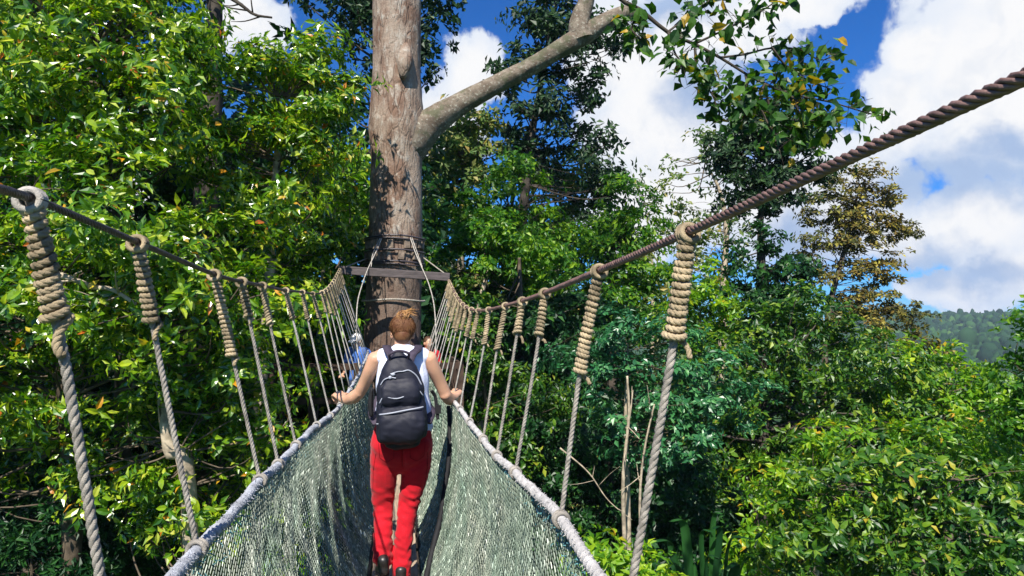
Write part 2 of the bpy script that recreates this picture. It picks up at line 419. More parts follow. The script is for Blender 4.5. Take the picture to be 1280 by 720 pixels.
def canopy(x, y):
    """far woodland: domed crowns as real relief"""
    r = np.hypot(x, y)
    out = np.zeros_like(x)
    for s, a, sd in ((17, 9.0, 5), (11, 6.0, 6), (6, 3.0, 8)):
        cx = np.floor(x / s); cy = np.floor(y / s); best = np.full_like(x, 0.0)
        for i in (-1, 0, 1):
            for j in (-1, 0, 1):
                jx = vnoise((cx + i) * 1.0, (cy + j) * 1.0, 1.0, sd); jy = vnoise((cx + i) * 1.0, (cy + j) * 1.0, 1.0, sd + 3); hh = vnoise((cx + i) * 1.0, (cy + j) * 1.0, 1.0, sd + 7)
                d = np.hypot(x / s - cx - i - jx, y / s - cy - j - jy)
                best = np.maximum(best, (0.35 + 0.65 * hh) * np.sqrt(np.clip(1 - (d / 0.55) ** 2, 0, 1)))
        out = np.maximum(out, a * best + (0.25 * out if s < 12 else 0))
    clear = sm(vnoise(x, y, 110, 12), 0.66, 0.72)
    return out * sm(r, 90, 160) * (1 - 0.8 * clear)

def terrain_material():
    m = bpy.data.materials.new('forest_floor_and_far_woods'); m.use_nodes = True
    t = NT(m.node_tree); b = t.n['Principled BSDF']
    geo = t.new('ShaderNodeNewGeometry').outputs['Position']
    n1 = t.noise(geo, 0.02, 5, 0.55); n2 = t.noise(geo, 0.16, 5, 0.65); n3 = t.noise(geo, 1.4, 6, 0.7)
    c = t.mix(t.maprange(n2, 0.35, 0.65), (0.016, 0.045, 0.020), (0.035, 0.085, 0.028))
    c = t.mix(t.maprange(n1, 0.52, 0.60, 0, 0.8), c, (0.09, 0.17, 0.045))
    c = t.mix(t.maprange(n3, 0.5, 0.7, 0, 0.4), c, (0.04, 0.035, 0.02))
    t.set(b.inputs['Base Color'], c); b.inputs['Roughness'].default_value = 0.9; b.inputs['Specular IOR Level'].default_value = 0.1
    bp = t.new('ShaderNodeBump'); bp.inputs['Strength'].default_value = 0.6; bp.inputs['Distance'].default_value = 0.4
    t.set(bp.inputs['Height'], n3); t.l.new(bp.outputs[0], b.inputs['Normal'])
    return m
# polar sheet round the camera, finer towards the hills that can be seen
angs = np.concatenate([np.linspace(-PI, -1.0, 50, endpoint=False), np.linspace(-1.0, 0.42, 70, endpoint=False), np.linspace(0.42, 0.72, 200, endpoint=False), np.linspace(0.72, PI, 60)])
rads = np.concatenate([[0.01], np.linspace(1, 60, 60, endpoint=False), np.geomspace(60, 250, 30, endpoint=False), np.linspace(250, 1100, 150), np.geomspace(1110, 1600, 14)])
AA, RR = np.meshgrid(angs, rads)
DD = RR * np.cos(AA); LL = RR * np.sin(AA)
X = DD * FXY[0] + LL * RXY[0]; Y = DD * FXY[1] + LL * RXY[1]
Z = ground(X, Y) + canopy(X, Y)
na = len(angs); nr = len(rads)
ii = (np.arange(nr - 1)[:, None] * na + np.arange(na - 1)[None, :]).ravel()
me = mesh_np('ground', np.stack([X, Y, Z], -1).reshape(-1, 3), np.stack([ii, ii + na, ii + na + 1, ii + 1], -1), True)
g = link('ground', me, terrain_material()); g['kind'] = 'structure'

def gz(x, y): return float(ground(np.array([x]), np.array([y]))[0])

# ------------------------------------------------------------------ leaves
def unit(a): return a / np.maximum(np.linalg.norm(a, axis=-1, keepdims=True), 1e-9)
LEAF_T = np.array([[0, 0, 0], [0.30, 0.92, 0.09], [0.30, -0.92, 0.09], [0.48, 0, -0.01], [0.66, 0.80, 0.03], [0.66, -0.80, 0.03], [1, 0, -0.17]])
LEAF_F = np.array([[0, 3, 1], [0, 2, 3], [1, 3, 4], [2, 5, 3], [3, 6, 4], [3, 5, 6]])
LEAF_5 = np.array([[0, 0, 0], [0.42, 1, 0.10], [0.5, 0, -0.02], [0.42, -1, 0.10], [1, 0, -0.16]])
LEAF_Q = np.array([[0, 0, 0], [0.42, 1, 0.10], [1, 0, -0.16], [0.42, -1, 0.10]])     # length, half width, lift
def leaf_arrays(P, Dv, Nv, L, Wd, quad=False):
    """P base, Dv direction, Nv normal, L length, Wd half width -> verts, faces"""
    n = len(P); S = unit(np.cross(Dv, Nv)); Nn = np.cross(S, Dv)
    T = LEAF_5 if not quad else LEAF_Q
    V = P[:, None, :] + (L[:, None] * T[None, :, 0])[..., None] * Dv[:, None, :] + (Wd[:, None] * T[None, :, 1])[..., None] * S[:, None, :] + (L[:, None] * T[None, :, 2])[..., None] * Nn[:, None, :]
    k = T.shape[0]; base = (np.arange(n) * k)[:, None]
    if quad: fa = np.concatenate([base + np.array([[0, 1, 2]]), base + np.array([[0, 2, 3]])])
    else: fa = np.concatenate([base + np.array([[0, 2, 1]]), base + np.array([[0, 3, 2]]), base + np.array([[1, 2, 4]]), base + np.array([[2, 3, 4]])])
    return V.reshape(-1, 3), fa
def leaves_on(C, Nn, k, L0, ar, elev=(0.05, 0.7), lenvar=0.45):
    """whorls of k leaves at points C with axis Nn"""
    n = len(C); t1 = unit(np.cross(Nn, RNG.normal(size=(n, 3)))); t2 = np.cross(Nn, t1)
    a = (np.arange(k)[None, :] / k * 2 * PI + RNG.uniform(0, 6.28, (n, 1)) + RNG.normal(0, 0.25, (n, k)))
    e = RNG.uniform(elev[0], elev[1], (n, k))
    d = (np.cos(a) * np.cos(e))[..., None] * t1[:, None, :] + (np.sin(a) * np.cos(e))[..., None] * t2[:, None, :] + np.sin(e)[..., None] * Nn[:, None, :]
    d[..., 2] -= 0.22; d = unit(d)
    nrm = unit(Nn[:, None, :] * 1.0 + RNG.normal(0, 0.35, (n, k, 3)))
    L = L0 * RNG.uniform(1 - lenvar, 1 + lenvar, (n, k))
    P = C[:, None, :] + d * L[..., None] * 0.12 + RNG.normal(0, L0 * 0.18, (n, k, 3))
    kp = RNG.uniform(size=n * k) < .82; L = L.ravel()[kp]; return P.reshape(-1, 3)[kp], d.reshape(-1, 3)[kp], nrm.reshape(-1, 3)[kp], L, L * ar * RNG.uniform(0.75, 1.3, L.size)

leaf_template = {}
def leaf_object(mat, p, d, n, L, Wd, parent, kind_name='leaf'):
    if mat.name not in leaf_template:
        me = mesh_np('leaf', LEAF_T, LEAF_F)
        me.materials.append(mat); leaf_template[mat.name] = me
    o = bpy.data.objects.new(kind_name, leaf_template[mat.name]); COL.objects.link(o)
    s = np.cross(d, n); s /= np.linalg.norm(s); nn = np.cross(s, d)
    Mx = Matrix(((d[0] * L, s[0] * Wd, nn[0] * L, p[0]), (d[1] * L, s[1] * Wd, nn[1] * L, p[1]), (d[2] * L, s[2] * Wd, nn[2] * L, p[2]), (0, 0, 0, 1)))
    o.parent = parent
    o.matrix_parent_inverse = Matrix.Translation(-parent_world(parent))
    o.matrix_basis = Mx
    return o

FN = np.array(tuple(FWD)); RN = np.array(tuple(RIGHT)); UN = np.array(tuple(UP)); CN = np.array(tuple(CAM))
def proj(P):
    q = P - CN; z = q @ FN
    return 640 + F * (q @ RN) / z, 360 - F * (q @ UN) / z, z

def tree(name, label, cat, blobs, D, mat, leaf=0.12, ar=0.2, k=7, dens=1.0, bark='twig', trunk=None, trunk_r=0.12, group=None,
         singles=0, spread=0.16, thick=0.8, quad=None, up=0.5, inner=0.45, twigs=60, flat=1.0, cl=1.0, tight=1.05, clearing=None, elev=(0.05, 0.7), fill=1.0):
    """blobs: (px, py, radius_px[, depth offset]) at camera depth D; crown of leaf whorls grouped in sprays on lumpy blobs.
    trunk: list of (px, py[, depth offset]) from the top down; continued to the ground"""
    cen = []; rad = []
    for b in blobs:
        dd = D + (b[3] if len(b) > 3 else 0)
        cen.append(np.array(tuple(W(b[0], b[1], dd)))); rad.append(b[2] / F * dd)
    cen = np.array(cen); rad = np.array(rad)
    # trunk
    if trunk is None:
        i = int(np.argmax(rad)); top = cen[i]; tp = [top + np.array([0, 0, rad[i] * 0.3])]
    else:
        tp = [np.array(tuple(W(q[0], q[1], D + (q[2] if len(q) > 2 else 0)))) for q in trunk]
    bx, by = tp[-1][0], tp[-1][1]
    base = np.array([bx + random.uniform(-.3, .3), by + random.uniform(-.3, .3), gz(bx, by) - 0.3])
    root = empty(name, tuple(base + np.array([0, 0, 0.3])), label, cat, group)
    path = smooth_path(tp + ([base] if tp[-1][2] - base[2] > 0.4 else []), 30)
    n = len(path)
    tr = MB(); tr.tube(path, trunk_r * np.interp(np.linspace(0, 1, n), [0, .12, .4, 1], [.10, .42, .75, 1.25]) * (1 + RNG.normal(0, 0.04, n)), 10, rnd=0.05)
    tr.build('trunk', M[bark], root)
    # sprays
    Cs = []; Ns = []; spr = []
    lw = leaf
    for c, r in zip(cen, rad):
        area = 4 * PI * r * r
        nspray = max(6, int(area / (0.42 * (spread * 6) ** 2) * 0.8 * fill))
        u = unit(RNG.normal(size=(nspray, 3)))
        amp = 1 + 0.22 * np.sin(u[:, 0] * 5 + c[0]) * np.sin(u[:, 1] * 4 + c[1] * 2) + 0.14 * np.sin(u[:, 2] * 7 + c[2])
        rr = r * amp * (inner + (1.05 - inner) * RNG.uniform(0, 1, nspray) ** 0.55)
        ctr = c + u * rr[:, None] * np.array([1, 1, flat])[None]
        nleaf = area * dens * 1.22 / (leaf * leaf * ar * 0.9)
        per = max(2, int(nleaf / k / nspray))
        per = int(per * 1.0); jit = RNG.normal(size=(nspray, per, 3)) * spread * RNG.uniform(.55, 1.35, (nspray, 1, 1)) * np.array([tight, tight, thick * 0.5 * tight])
        P = ctr[:, None, :] + jit
        out_n = unit(u[:, None, :] * 0.75 + jit / spread * 0.35 + np.array([0, 0, up]) + RNG.normal(0, 0.28, (nspray, per, 3)))
        Cs.append(P.reshape(-1, 3)); Ns.append(out_n.reshape(-1, 3)); spr.append(np.hstack([ctr, np.repeat(c[None], nspray, 0)]))
    C = np.vstack(Cs); Nn = np.vstack(Ns); spr = np.vstack(spr)
    if clearing is not None:
        px, py, z = proj(C); keep = ~clearing(px, py); C = C[keep]; Nn = Nn[keep]
        px, py, z = proj(spr[:, :3]); spr = spr[~clearing(px, py)]
    P, dv, nv, L, Wd = leaves_on(C, Nn, k, leaf, ar, elev)
    if singles:
        px, py, z = proj(P)
        face = np.abs(np.einsum('ij,ij->i', nv, unit(CN - P))) + 0.15
        fr = (px > 0) & (px < 1280) & (py > 0) & (py < 720)
        size = L / z * face * fr
        # leaves in front: reject ones deep inside the crown
        dmin = np.min(np.linalg.norm(P[:, None, :] - cen[None], axis=2) / rad[None], axis=1)
        front = np.einsum('ij,ij->i', P - cen.mean(0), unit(CN - P)) 
        sc = size * (1 + 0.15 * np.clip(front, -3, 3)) * (dmin > 0.75)
        idx = np.argsort(-sc)[:singles]
        for i in idx: leaf_object(mat, P[i], dv[i], nv[i], L[i], Wd[i], root)
        keep = np.ones(len(P), bool); keep[idx] = False
        P, dv, nv, L, Wd = P[keep], dv[keep], nv[keep], L[keep], Wd[keep]
    if quad is None: quad = leaf / D * F < 8 or not singles
    V, fa = leaf_arrays(P, dv, nv, L, Wd, quad)
    link('crown', mesh_np('crown', V, fa), mat, root, kind='stuff')
    # limbs and twigs
    tw = MB(); ns = min(twigs, len(spr))
    if ns:
        sel = RNG.choice(len(spr), ns, replace=False)
        for i in sel:
            e = spr[i, :3]; dj = np.linalg.norm(path - (e + np.array([0, 0, -.35 * rad.max() * RNG.uniform(.2, 1.6)])), axis=1); j = int(np.argmin(dj)); j = int(np.clip(j + RNG.integers(-1, 2), 0, n - 1)); s = path[j]
            if np.linalg.norm(e - s) > 4.5 * rad.max(): continue
            mid = (s + e) / 2 + RNG.normal(0, 0.12, 3) * np.linalg.norm(e - s) + np.array([0, 0, -0.05 * np.linalg.norm(e - s)])
            pth = smooth_path([s, mid, e], 8)
            r0 = trunk_r * random.uniform(0.08, 0.22)
            tw.tube(pth, np.linspace(r0, r0 * 0.25, len(pth)), 5, caps=False)
        if tw.n: tw.build('branches', M['twig' if bark == 'pale_bark' else bark], root, kind='stuff')
    return root

# ------------------------------------------------------------------ the big tree that carries the walkway
TV = 11.8
def disp_tube(path, rad, sides, amp, freq, seed=0):
    """tube with lumpy bark relief"""
    P = np.array([tuple(p) for p in path], float); n = len(P); R = np.asarray(rad, float)
    N, B = frames(P, (1, 0, 0) if abs((P[-1] - P[0])[2]) > abs((P[-1] - P[0])[0]) else None)
    a = np.linspace(0, 2 * PI, sides, endpoint=False)
    s = np.r_[0, np.cumsum(np.linalg.norm(np.diff(P, axis=0), axis=1))]
    A, S = np.meshgrid(a, s)
    lump = (np.sin(A * 3 + S * 1.3 * freq + seed) * 0.4 + np.sin(A * 5 - S * 2.1 * freq + seed * 2) * 0.25 + np.sin(A * 9 + S * 3.7 * freq) * 0.15
            + (vnoise(A * 14, S * 9 * freq, 1.0, 3 + seed) - 0.5) * 0.9)
    rr = R[:, None] * (1 + amp * lump)
    V = P[:, None, :] + rr[..., None] * (np.cos(A)[..., None] * N[:, None, :] + np.sin(A)[..., None] * B[:, None, :])
    i = np.arange(n - 1)[:, None]; j = np.arange(sides)[None, :]; jn = (j + 1) % sides
    Q = np.stack([i * sides + j, i * sides + jn, (i + 1) * sides + jn, (i + 1) * sides + j], -1).reshape(-1, 4)
    return V.reshape(-1, 3), Q
big = empty('rainforest_tree', (0, TV, gz(0, TV)), 'huge mottled grey and brown tree trunk carrying the walkway, one thick limb reaching right', 'tree')
tp = [PV(x, y, TV) for x, y in [(498, -420), (497, -200), (496, -60), (496, 40), (496, 120), (496, 200), (495, 270), (493, 330), (491, 400), (491, 520), (492, 700)]]
tp.append(Vector((tp[-1].x, TV, gz(0, TV) - 0.5)))
pth = resample(smooth_path(tp, 80), n=170)
pyv = np.array([proj(p[None])[1][0] for p in pth])
rpx = np.interp(pyv, [-420, 0, 90, 160, 200, 330, 420, 700, 1500], [27, 30.5, 30, 35, 31.5, 34, 35, 37, 60])
V, Q = disp_tube(pth, rpx / F * TV * 0.985, 64, 0.035, 1.0)
mb = MB(); mb.add(V, Q); 
# branch-scar knob on the front of the trunk
kb = PV(506, 78, TV - 0.36)
th = np.linspace(0, PI, 12); mb.tube([Vector(kb) + Vector((0.02 * math.cos(t), -0.14 * math.sin(t / 2), 0.34 - 0.68 * t / PI)) for t in th], 0.02 + 0.115 * np.sin(th) ** 0.8, 14, rnd=0.04)
trunk = mb.build('trunk', M['bark'], big)
lp = [PV(490, 200, TV), PV(512, 178, TV - .02), PV(540, 153, TV - .05), PV(575, 130, TV - .1), PV(620, 106, TV - .2), PV(665, 82, TV - .3), PV(705, 58, TV - .4), PV(733, 42, TV - .45), PV(765, 22, TV - .5), PV(785, 16, TV - .5), PV(798, 18, TV - .5)]
pth = resample(smooth_path(lp, 60), n=90)
lpx = np.array([proj(p[None])[0][0] for p in pth])
rr = np.interp(lpx, [490, 512, 535, 570, 620, 680, 725, 745, 770, 790, 800], [28, 27, 20, 14.5, 12, 11, 13, 12, 9.5, 10, 8.5]) / F * TV * 0.97
mb = MB(); V, Q = disp_tube(pth, rr, 28, 0.06, 2.0, 2); mb.add(V, Q)
mb.tube([pth[-3], pth[-1]], [rr[-1] * .8, rr[-1] * .98], 12, rnd=0.1)
limb = mb.build('limb', M['limb'], big)
up_ = [PV(728, 50, TV - .45), PV(724, 35, TV - .45), PV(727, 18, TV - .45), PV(733, 0, TV - .5), PV(738, -60, TV - .7), PV(760, -160, TV - 1.2)]
mb = MB(); pu = smooth_path(up_, 30); V, Q = disp_tube(pu, np.linspace(15, 7, len(pu)) / F * TV, 18, 0.06, 2.0, 4); mb.add(V, Q)
mb.build('limb', M['limb'], big)
# high crown far above the frame (shades the trunk, sheds the overhead branches)
Cc = []; Nc = []
for c, r in (((-1.5, 9.5, 15.5), 2.6), ((1.8, 12.5, 16.5), 3.0), ((-2.5, 12.8, 16.0), 2.6)):
    u = unit(RNG.normal(size=(420, 3))); Cc.append(np.array(c) + u * r * RNG.uniform(.5, 1, (420, 1))); Nc.append(unit(u + np.array([0, 0, .6])))
P, dv, nv, L, Wd = leaves_on(np.vstack(Cc), np.vstack(Nc), 7, 0.17, 0.22)
V, fa = leaf_arrays(P, dv, nv, L, Wd, True)
link('crown', mesh_np('crown', V, fa), M['leaf_green'], big, kind='stuff')

# cable collar with bark-protecting blocks
def trunk_at(py):
    c = PV(float(np.interp(py, [200, 330, 420], [496, 493, 491])), py, TV)
    r = float(np.interp(py, [200, 330, 420], [31.5, 34, 35])) / F * TV * 0.985
    return c, r
collar = empty('cable_collar', tuple(trunk_at(315)[0]), 'dark cables and small wooden blocks wrapped round the big trunk above the grey beam', 'cable collar')
for py, n_ in ((299, 2), (316, 1), (330, 2), (376, 1)):
    for q in range(n_):
        c, r = trunk_at(py + q * 3.0)
        a = np.linspace(0, 2 * PI, 49)
        mb = MB(); mb.tube([c + Vector((math.cos(t) * (r + .055), math.sin(t) * (r + .055), 0.012 * math.sin(3 * t + q))) for t in a], 0.016 if q == 0 else 0.012, 6, caps=False)
        mb.build('cable', M['rope_dark'] if py < 350 else M['rope_grey'], collar)
blk = pmat('pale_block', (0.20, 0.155, 0.12), 0.85, 0.2, 12, 0.45, bump=0.4)
for row, py in enumerate((307.5, 322)):
    for k_ in range(22):
        if random.random() < 0.12: continue
        c, r = trunk_at(py); t = 2 * PI * (k_ + 0.3 * row) / 22
        mb = MB(); R = Matrix.Rotation(t, 3, 'Z') @ Matrix.Rotation(random.uniform(-.12, .12), 3, 'X')
        mb.box(c + Vector((math.cos(t) * (r + .02), math.sin(t) * (r + .02), random.uniform(-.02, .02))), (0.05, 0.10, 0.155 * random.uniform(.8, 1.1)), R)
        mb.build('block', blk, collar, smooth=False, bevel=0.006)

# ------------------------------------------------------------------ rope walkway
bridge = empty('rope_walkway', (0, 4.2, 0), 'rope walkway with green grey netting sides and a narrow plank deck leading to the tree', 'rope bridge')
UL, UR = -0.38, 0.36
railL = [PU(x, y, UL) for x, y in [(110, 835), (215, 720), (290, 641), (320, 606), (348, 581), (370, 557), (397, 531), (420, 513), (438, 486), (450, 466)]]
railR = [PU(x, y, UR) for x, y in [(835, 830), (748, 720), (692, 638), (643, 590), (620, 569), (603, 548), (586, 526), (572, 507), (562, 494)]]
def extend(R, u):
    R = [Vector(p) for p in R]
    first = R[0]
    return [Vector((u, -1.5, first.z + .02)), Vector((u, 0.2, first.z + .01))] + R + [Vector((u * 1.03, 7.6, 1.08)), Vector((u * 1.05, 9.0, 1.1)), Vector((u * 1.2, 10.9, 1.12))]
railL = [p for p in extend(railL, UL)]; railR = [p for p in extend(railR, UR)]
def mono(R):
    o = [R[0]]
    for p in R[1:]:
        if p.y > o[-1].y + 0.05: o.append(p)
    return np.array([tuple(p) for p in o])
railL = smooth_path(mono(railL), 90); railR = smooth_path(mono(railR), 90)
def at_v(C, v): return np.array([np.interp(v, C[:, 1], C[:, 0]), v, np.interp(v, C[:, 1], C[:, 2])])

topLpx = [(38, 248), (172, 303), (268, 343), (302, 352), (328, 357), (357, 363), (378, 365), (391, 367)]
botLpx = [(138, 806), (247, 670), (325, 611), (348, 578), (370, 556), (396, 531), (413, 516), (425, 502)]
topRpx = [(860, 290), (749, 338), (681, 366), (653, 376), (632, 382), (611, 387), (598, 388)]
botRpx = [(783, 768), (701, 635), (644, 590), (621, 569), (604, 548), (587, 526), (575, 511)]
vL = [PU(x, y, UL).y for x, y in botLpx]; vR = [PU(x, y, UR).y for x, y in botRpx]
TL = [PV(x, y, v) for (x, y), v in zip(topLpx, vL)]; TR = [PV(x, y, v) for (x, y), v in zip(topRpx, vR)]
TL += [PV(x, y, v) for x, y, v in [(402, 366, 5.2), (410, 361, 6.2), (416, 353, 7.4), (421, 344, 8.9), (425.5, 335, 10.62)]]
TR += [PV(x, y, v) for x, y, v in [(586, 386, 4.7), (578, 380, 5.5), (571, 371, 6.6), (565, 359, 8.2), (560.5, 349, 10.62)]]
def near_ext(T, px, py, v):
    p = PV(px, py, v); q = T[0]; d = (p - q); return [p + d * 1, p] + T
TL = near_ext(TL, -60, 226, 0.72); TR = near_ext(TR, 1290, 92, 0.46)
topL = smooth_path(mono(TL), 140); topR = smooth_path(mono(TR), 140)

def cut(C, a, b):
    m = (C[:, 1] >= a) & (C[:, 1] <= b); return C[m]
mb = MB(); rope(mb, topL, 0.0068, 0.055, 5, 6, 4); mb.build('main_cable', M['rope_dark'], bridge)['label'] = 'twisted cable along the left side, shade put into its dark colour'
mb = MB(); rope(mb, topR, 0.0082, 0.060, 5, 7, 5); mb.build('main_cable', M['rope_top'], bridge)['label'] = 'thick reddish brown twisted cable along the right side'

def hanger(C_top, C_rail, v, idx, side, coil_len, lod, tail=False):
    t = at_v(C_top, v); b = at_v(C_rail, v); t = np.array(t); b = np.array(b)
    rr = 0.0076 if idx == 0 else 0.0062
    L = np.linalg.norm(b - t); d = (b - t) / L
    bend = np.array([0, 0.012 * math.sin(idx * 2.1), 0]) + np.array([0.006 * math.cos(idx * 3.7), 0, 0])
    pth = smooth_path([t, t + d * L * .33 + bend, t + d * L * .66 + bend * .7, b + d * 0.004], 24)
    mb = MB()
    matr = M['rope_grey'] if idx < 5 else M['rope_pale']
    if lod == 0: rope(mb, pth, rr, rr * 5.2, 3, 8, 5)
    elif lod == 1: rope(mb, pth, rr, rr * 6, 3, 5, 4)
    else: mb.tube(resample(pth, n=6), rr * (0.85 if lod == 2 else 1.0), 5)
    h = mb.build('hanger_rope', matr, bridge)
    # wrapped coil below the cable
    cr = 0.0055 if lod == 0 else 0.005
    R0 = (0.0112 if idx == 0 else 0.0092) * (1 if lod < 2 else 1.25)
    turns = max(3, int(coil_len / (cr * 2.15))); m = turns * (16 if lod == 0 else 10 if lod == 1 else 7)
    s = np.linspace(0, 1, m); a = s * turns * 2 * PI
    ex = np.array([0, 0, 0]) ; ax = d; n1 = np.cross(ax, [0, 1, 0]); n1 /= np.linalg.norm(n1); n2 = np.cross(ax, n1)
    wob = (0.90 + 0.22 * s) * (1 + 0.16 * (vnoise(s * turns * .45 + idx * 7, s * 0 + side, 1.0, 21) - .5) + 0.22 * (vnoise(s * turns * 1.7 + idx * 3, s * 0, 1.0, 22) - .5)); wob[-int(m / turns):] *= 1.25
    s2 = s + (vnoise(s * turns * .8 + idx, s * 0, 1.0, 23) - .5) * .6 / turns
    mid = np.array([np.interp(0.012 + s2 * coil_len, np.linspace(0, L, len(pth)), pth[:, k]) for k in range(3)]).T
    H = mid + (R0 * wob)[:, None] * (np.cos(a)[:, None] * n1 + np.sin(a)[:, None] * n2) + (d[None] * (cr * 0.9) * np.sin(a + idx)[:, None])
    mb = MB()
    if lod == 0: rope(mb, H, cr * 1.18, 0.024, 3, 6, 5)
    else: mb.tube(H, cr, 5 if lod < 2 else 4, rnd=0.12)
    if tail:
        e = H[-1]; tl = smooth_path([e, e + np.array([-.008, -.004, -.012]), e + np.array([-.012, -.008, -.035]), e + np.array([-.004, -.010, -.052])], 12)
        rope(mb, tl, 0.0068, 0.028, 3, 7, 6)
    if lod < 2 and not tail:
        e = H[-1]; dl = random.uniform(.012, .03); rope(mb, smooth_path([e, e + np.array([.006 * side, -.004, -dl * .4]), e + np.array([.008 * side, -.008, -dl])], 8), cr, .024, 3, 6, 4)
    mb.build('coil', M['rope_coil'] if (side > 0 or idx > 0) else M['rope_coil'], h)
    # loop over the cable
    mb = MB()
    tang = C_top[min(len(C_top) - 1, np.searchsorted(C_top[:, 1], v) + 1)] - C_top[np.searchsorted(C_top[:, 1], v) - 1]
    tang = tang / np.linalg.norm(tang); q1 = np.cross(tang, [0, 0, 1.0]); q1 /= np.linalg.norm(q1); q2 = np.cross(q1, tang)
    for off in ((-0.008, 0.0, 0.008) if lod < 2 else (0.0,)):
        a2 = np.linspace(0, 2 * PI, 17)
        mb.tube(t + tang * off + tang * 0.004 * np.sin(a2)[:, None] + (0.0145 if lod < 2 else 0.017) * (np.cos(a2)[:, None] * q1 + np.sin(a2)[:, None] * q2) + np.array([0, 0, -0.003]), cr * (0.95 if lod < 2 else 1.2), 6, caps=False)
    mb.build('top_loop', M['rope_pale'] if idx == 0 and side < 0 else M['rope_coil'], h)
    # lashing round the edge rope
    mb = MB(); k = np.searchsorted(C_rail[:, 1], v); tang = C_rail[min(k + 1, len(C_rail) - 1)] - C_rail[k - 1]; tang /= np.linalg.norm(tang)
    q1 = np.cross(tang, [0, 0, 1.0]); q1 /= np.linalg.norm(q1); q2 = np.cross(q1, tang)
    for off in ((-0.009, 0.005) if lod < 2 else (0.0,)):
        a2 = np.linspace(0, 2 * PI, 17)
        mb.tube(b + tang * off + (0.0158) * (np.cos(a2)[:, None] * q1 + np.sin(a2)[:, None] * q2) + np.array([0, 0, 0.001]), rr * 0.8, 6, caps=False)
    mb.build('lashing', matr, h)
def coil_m(T, px_len): return px_len
lensL = [0.158, 0.150, 0.235, 0.112, 0.145, 0.13, 0.15, 0.16]; lensR = [0.168, 0.232, 0.128, 0.115, 0.185, 0.17, 0.16]
for i, v in enumerate(vL): hanger(topL, railL, v, i, -1, lensL[i], 0 if i < 4 else 1, tail=(i == 0))
for i, v in enumerate(vR): hanger(topR, railR, v, i, 1, lensR[i], 0 if i < 4 else 1)
v = vL[-1] + 0.5; i = 8
while v < 10.4:
    hanger(topL, railL, v, i, -1, 0.14 + .1 * random.random(), 2); v += 0.50; i += 1
v = vR[-1] + 0.5; i = 7
while v < 10.4:
    hanger(topR, railR, v, i, 1, 0.14 + .1 * random.random(), 2); v += 0.50; i += 1

# bound edge ropes
def edge_rope(C, mat, lbl):
    mb = MB(); P = resample(cut(C, 0.5, 11.0), step=0.016)
    n = len(P); ph = np.arange(n)
    off = (vnoise(ph * 1.0, ph * 0.0, 7.0, 4) - .5) * 0.007; off2 = (vnoise(ph * 1.0, ph * 0.0, 9.0, 7) - .5) * 0.007
    P[:, 0] += off; P[:, 2] += off2
    mb.tube(P, 0.0102 * (1 + (vnoise(ph * 1.0, ph * 0.0, 4.0, 9) - .5) * 0.25), 10, rnd=0.06)
    rope(mb, P, 0.0134, 0.021, 1, 10, 5)          # whipping cord
    o = mb.build('edge_rope', mat, bridge); o['label'] = lbl
    # loose fibres
    fb = MB()
    for k in range(900):
        v = 0.9 + 4.6 * random.random() ** 1.6; p = at_v(P, v); a = random.uniform(0, 2 * PI)
        e = np.array([math.cos(a), random.uniform(-.6, .6), math.sin(a)]); q = p + e * 0.0115
        fb.tube([q, q + e * random.uniform(.003, .008) + np.array([0, 0, -.002])], [0.0012, 0.0006], 3, caps=False)
    fb.build('loose_fibres', mat, o, kind='stuff')
edge_rope(railL, M['rail_grey'], 'grey bound edge rope along the left net')
edge_rope(railR, M['rail'], 'pale whitish bound edge rope along the right net')

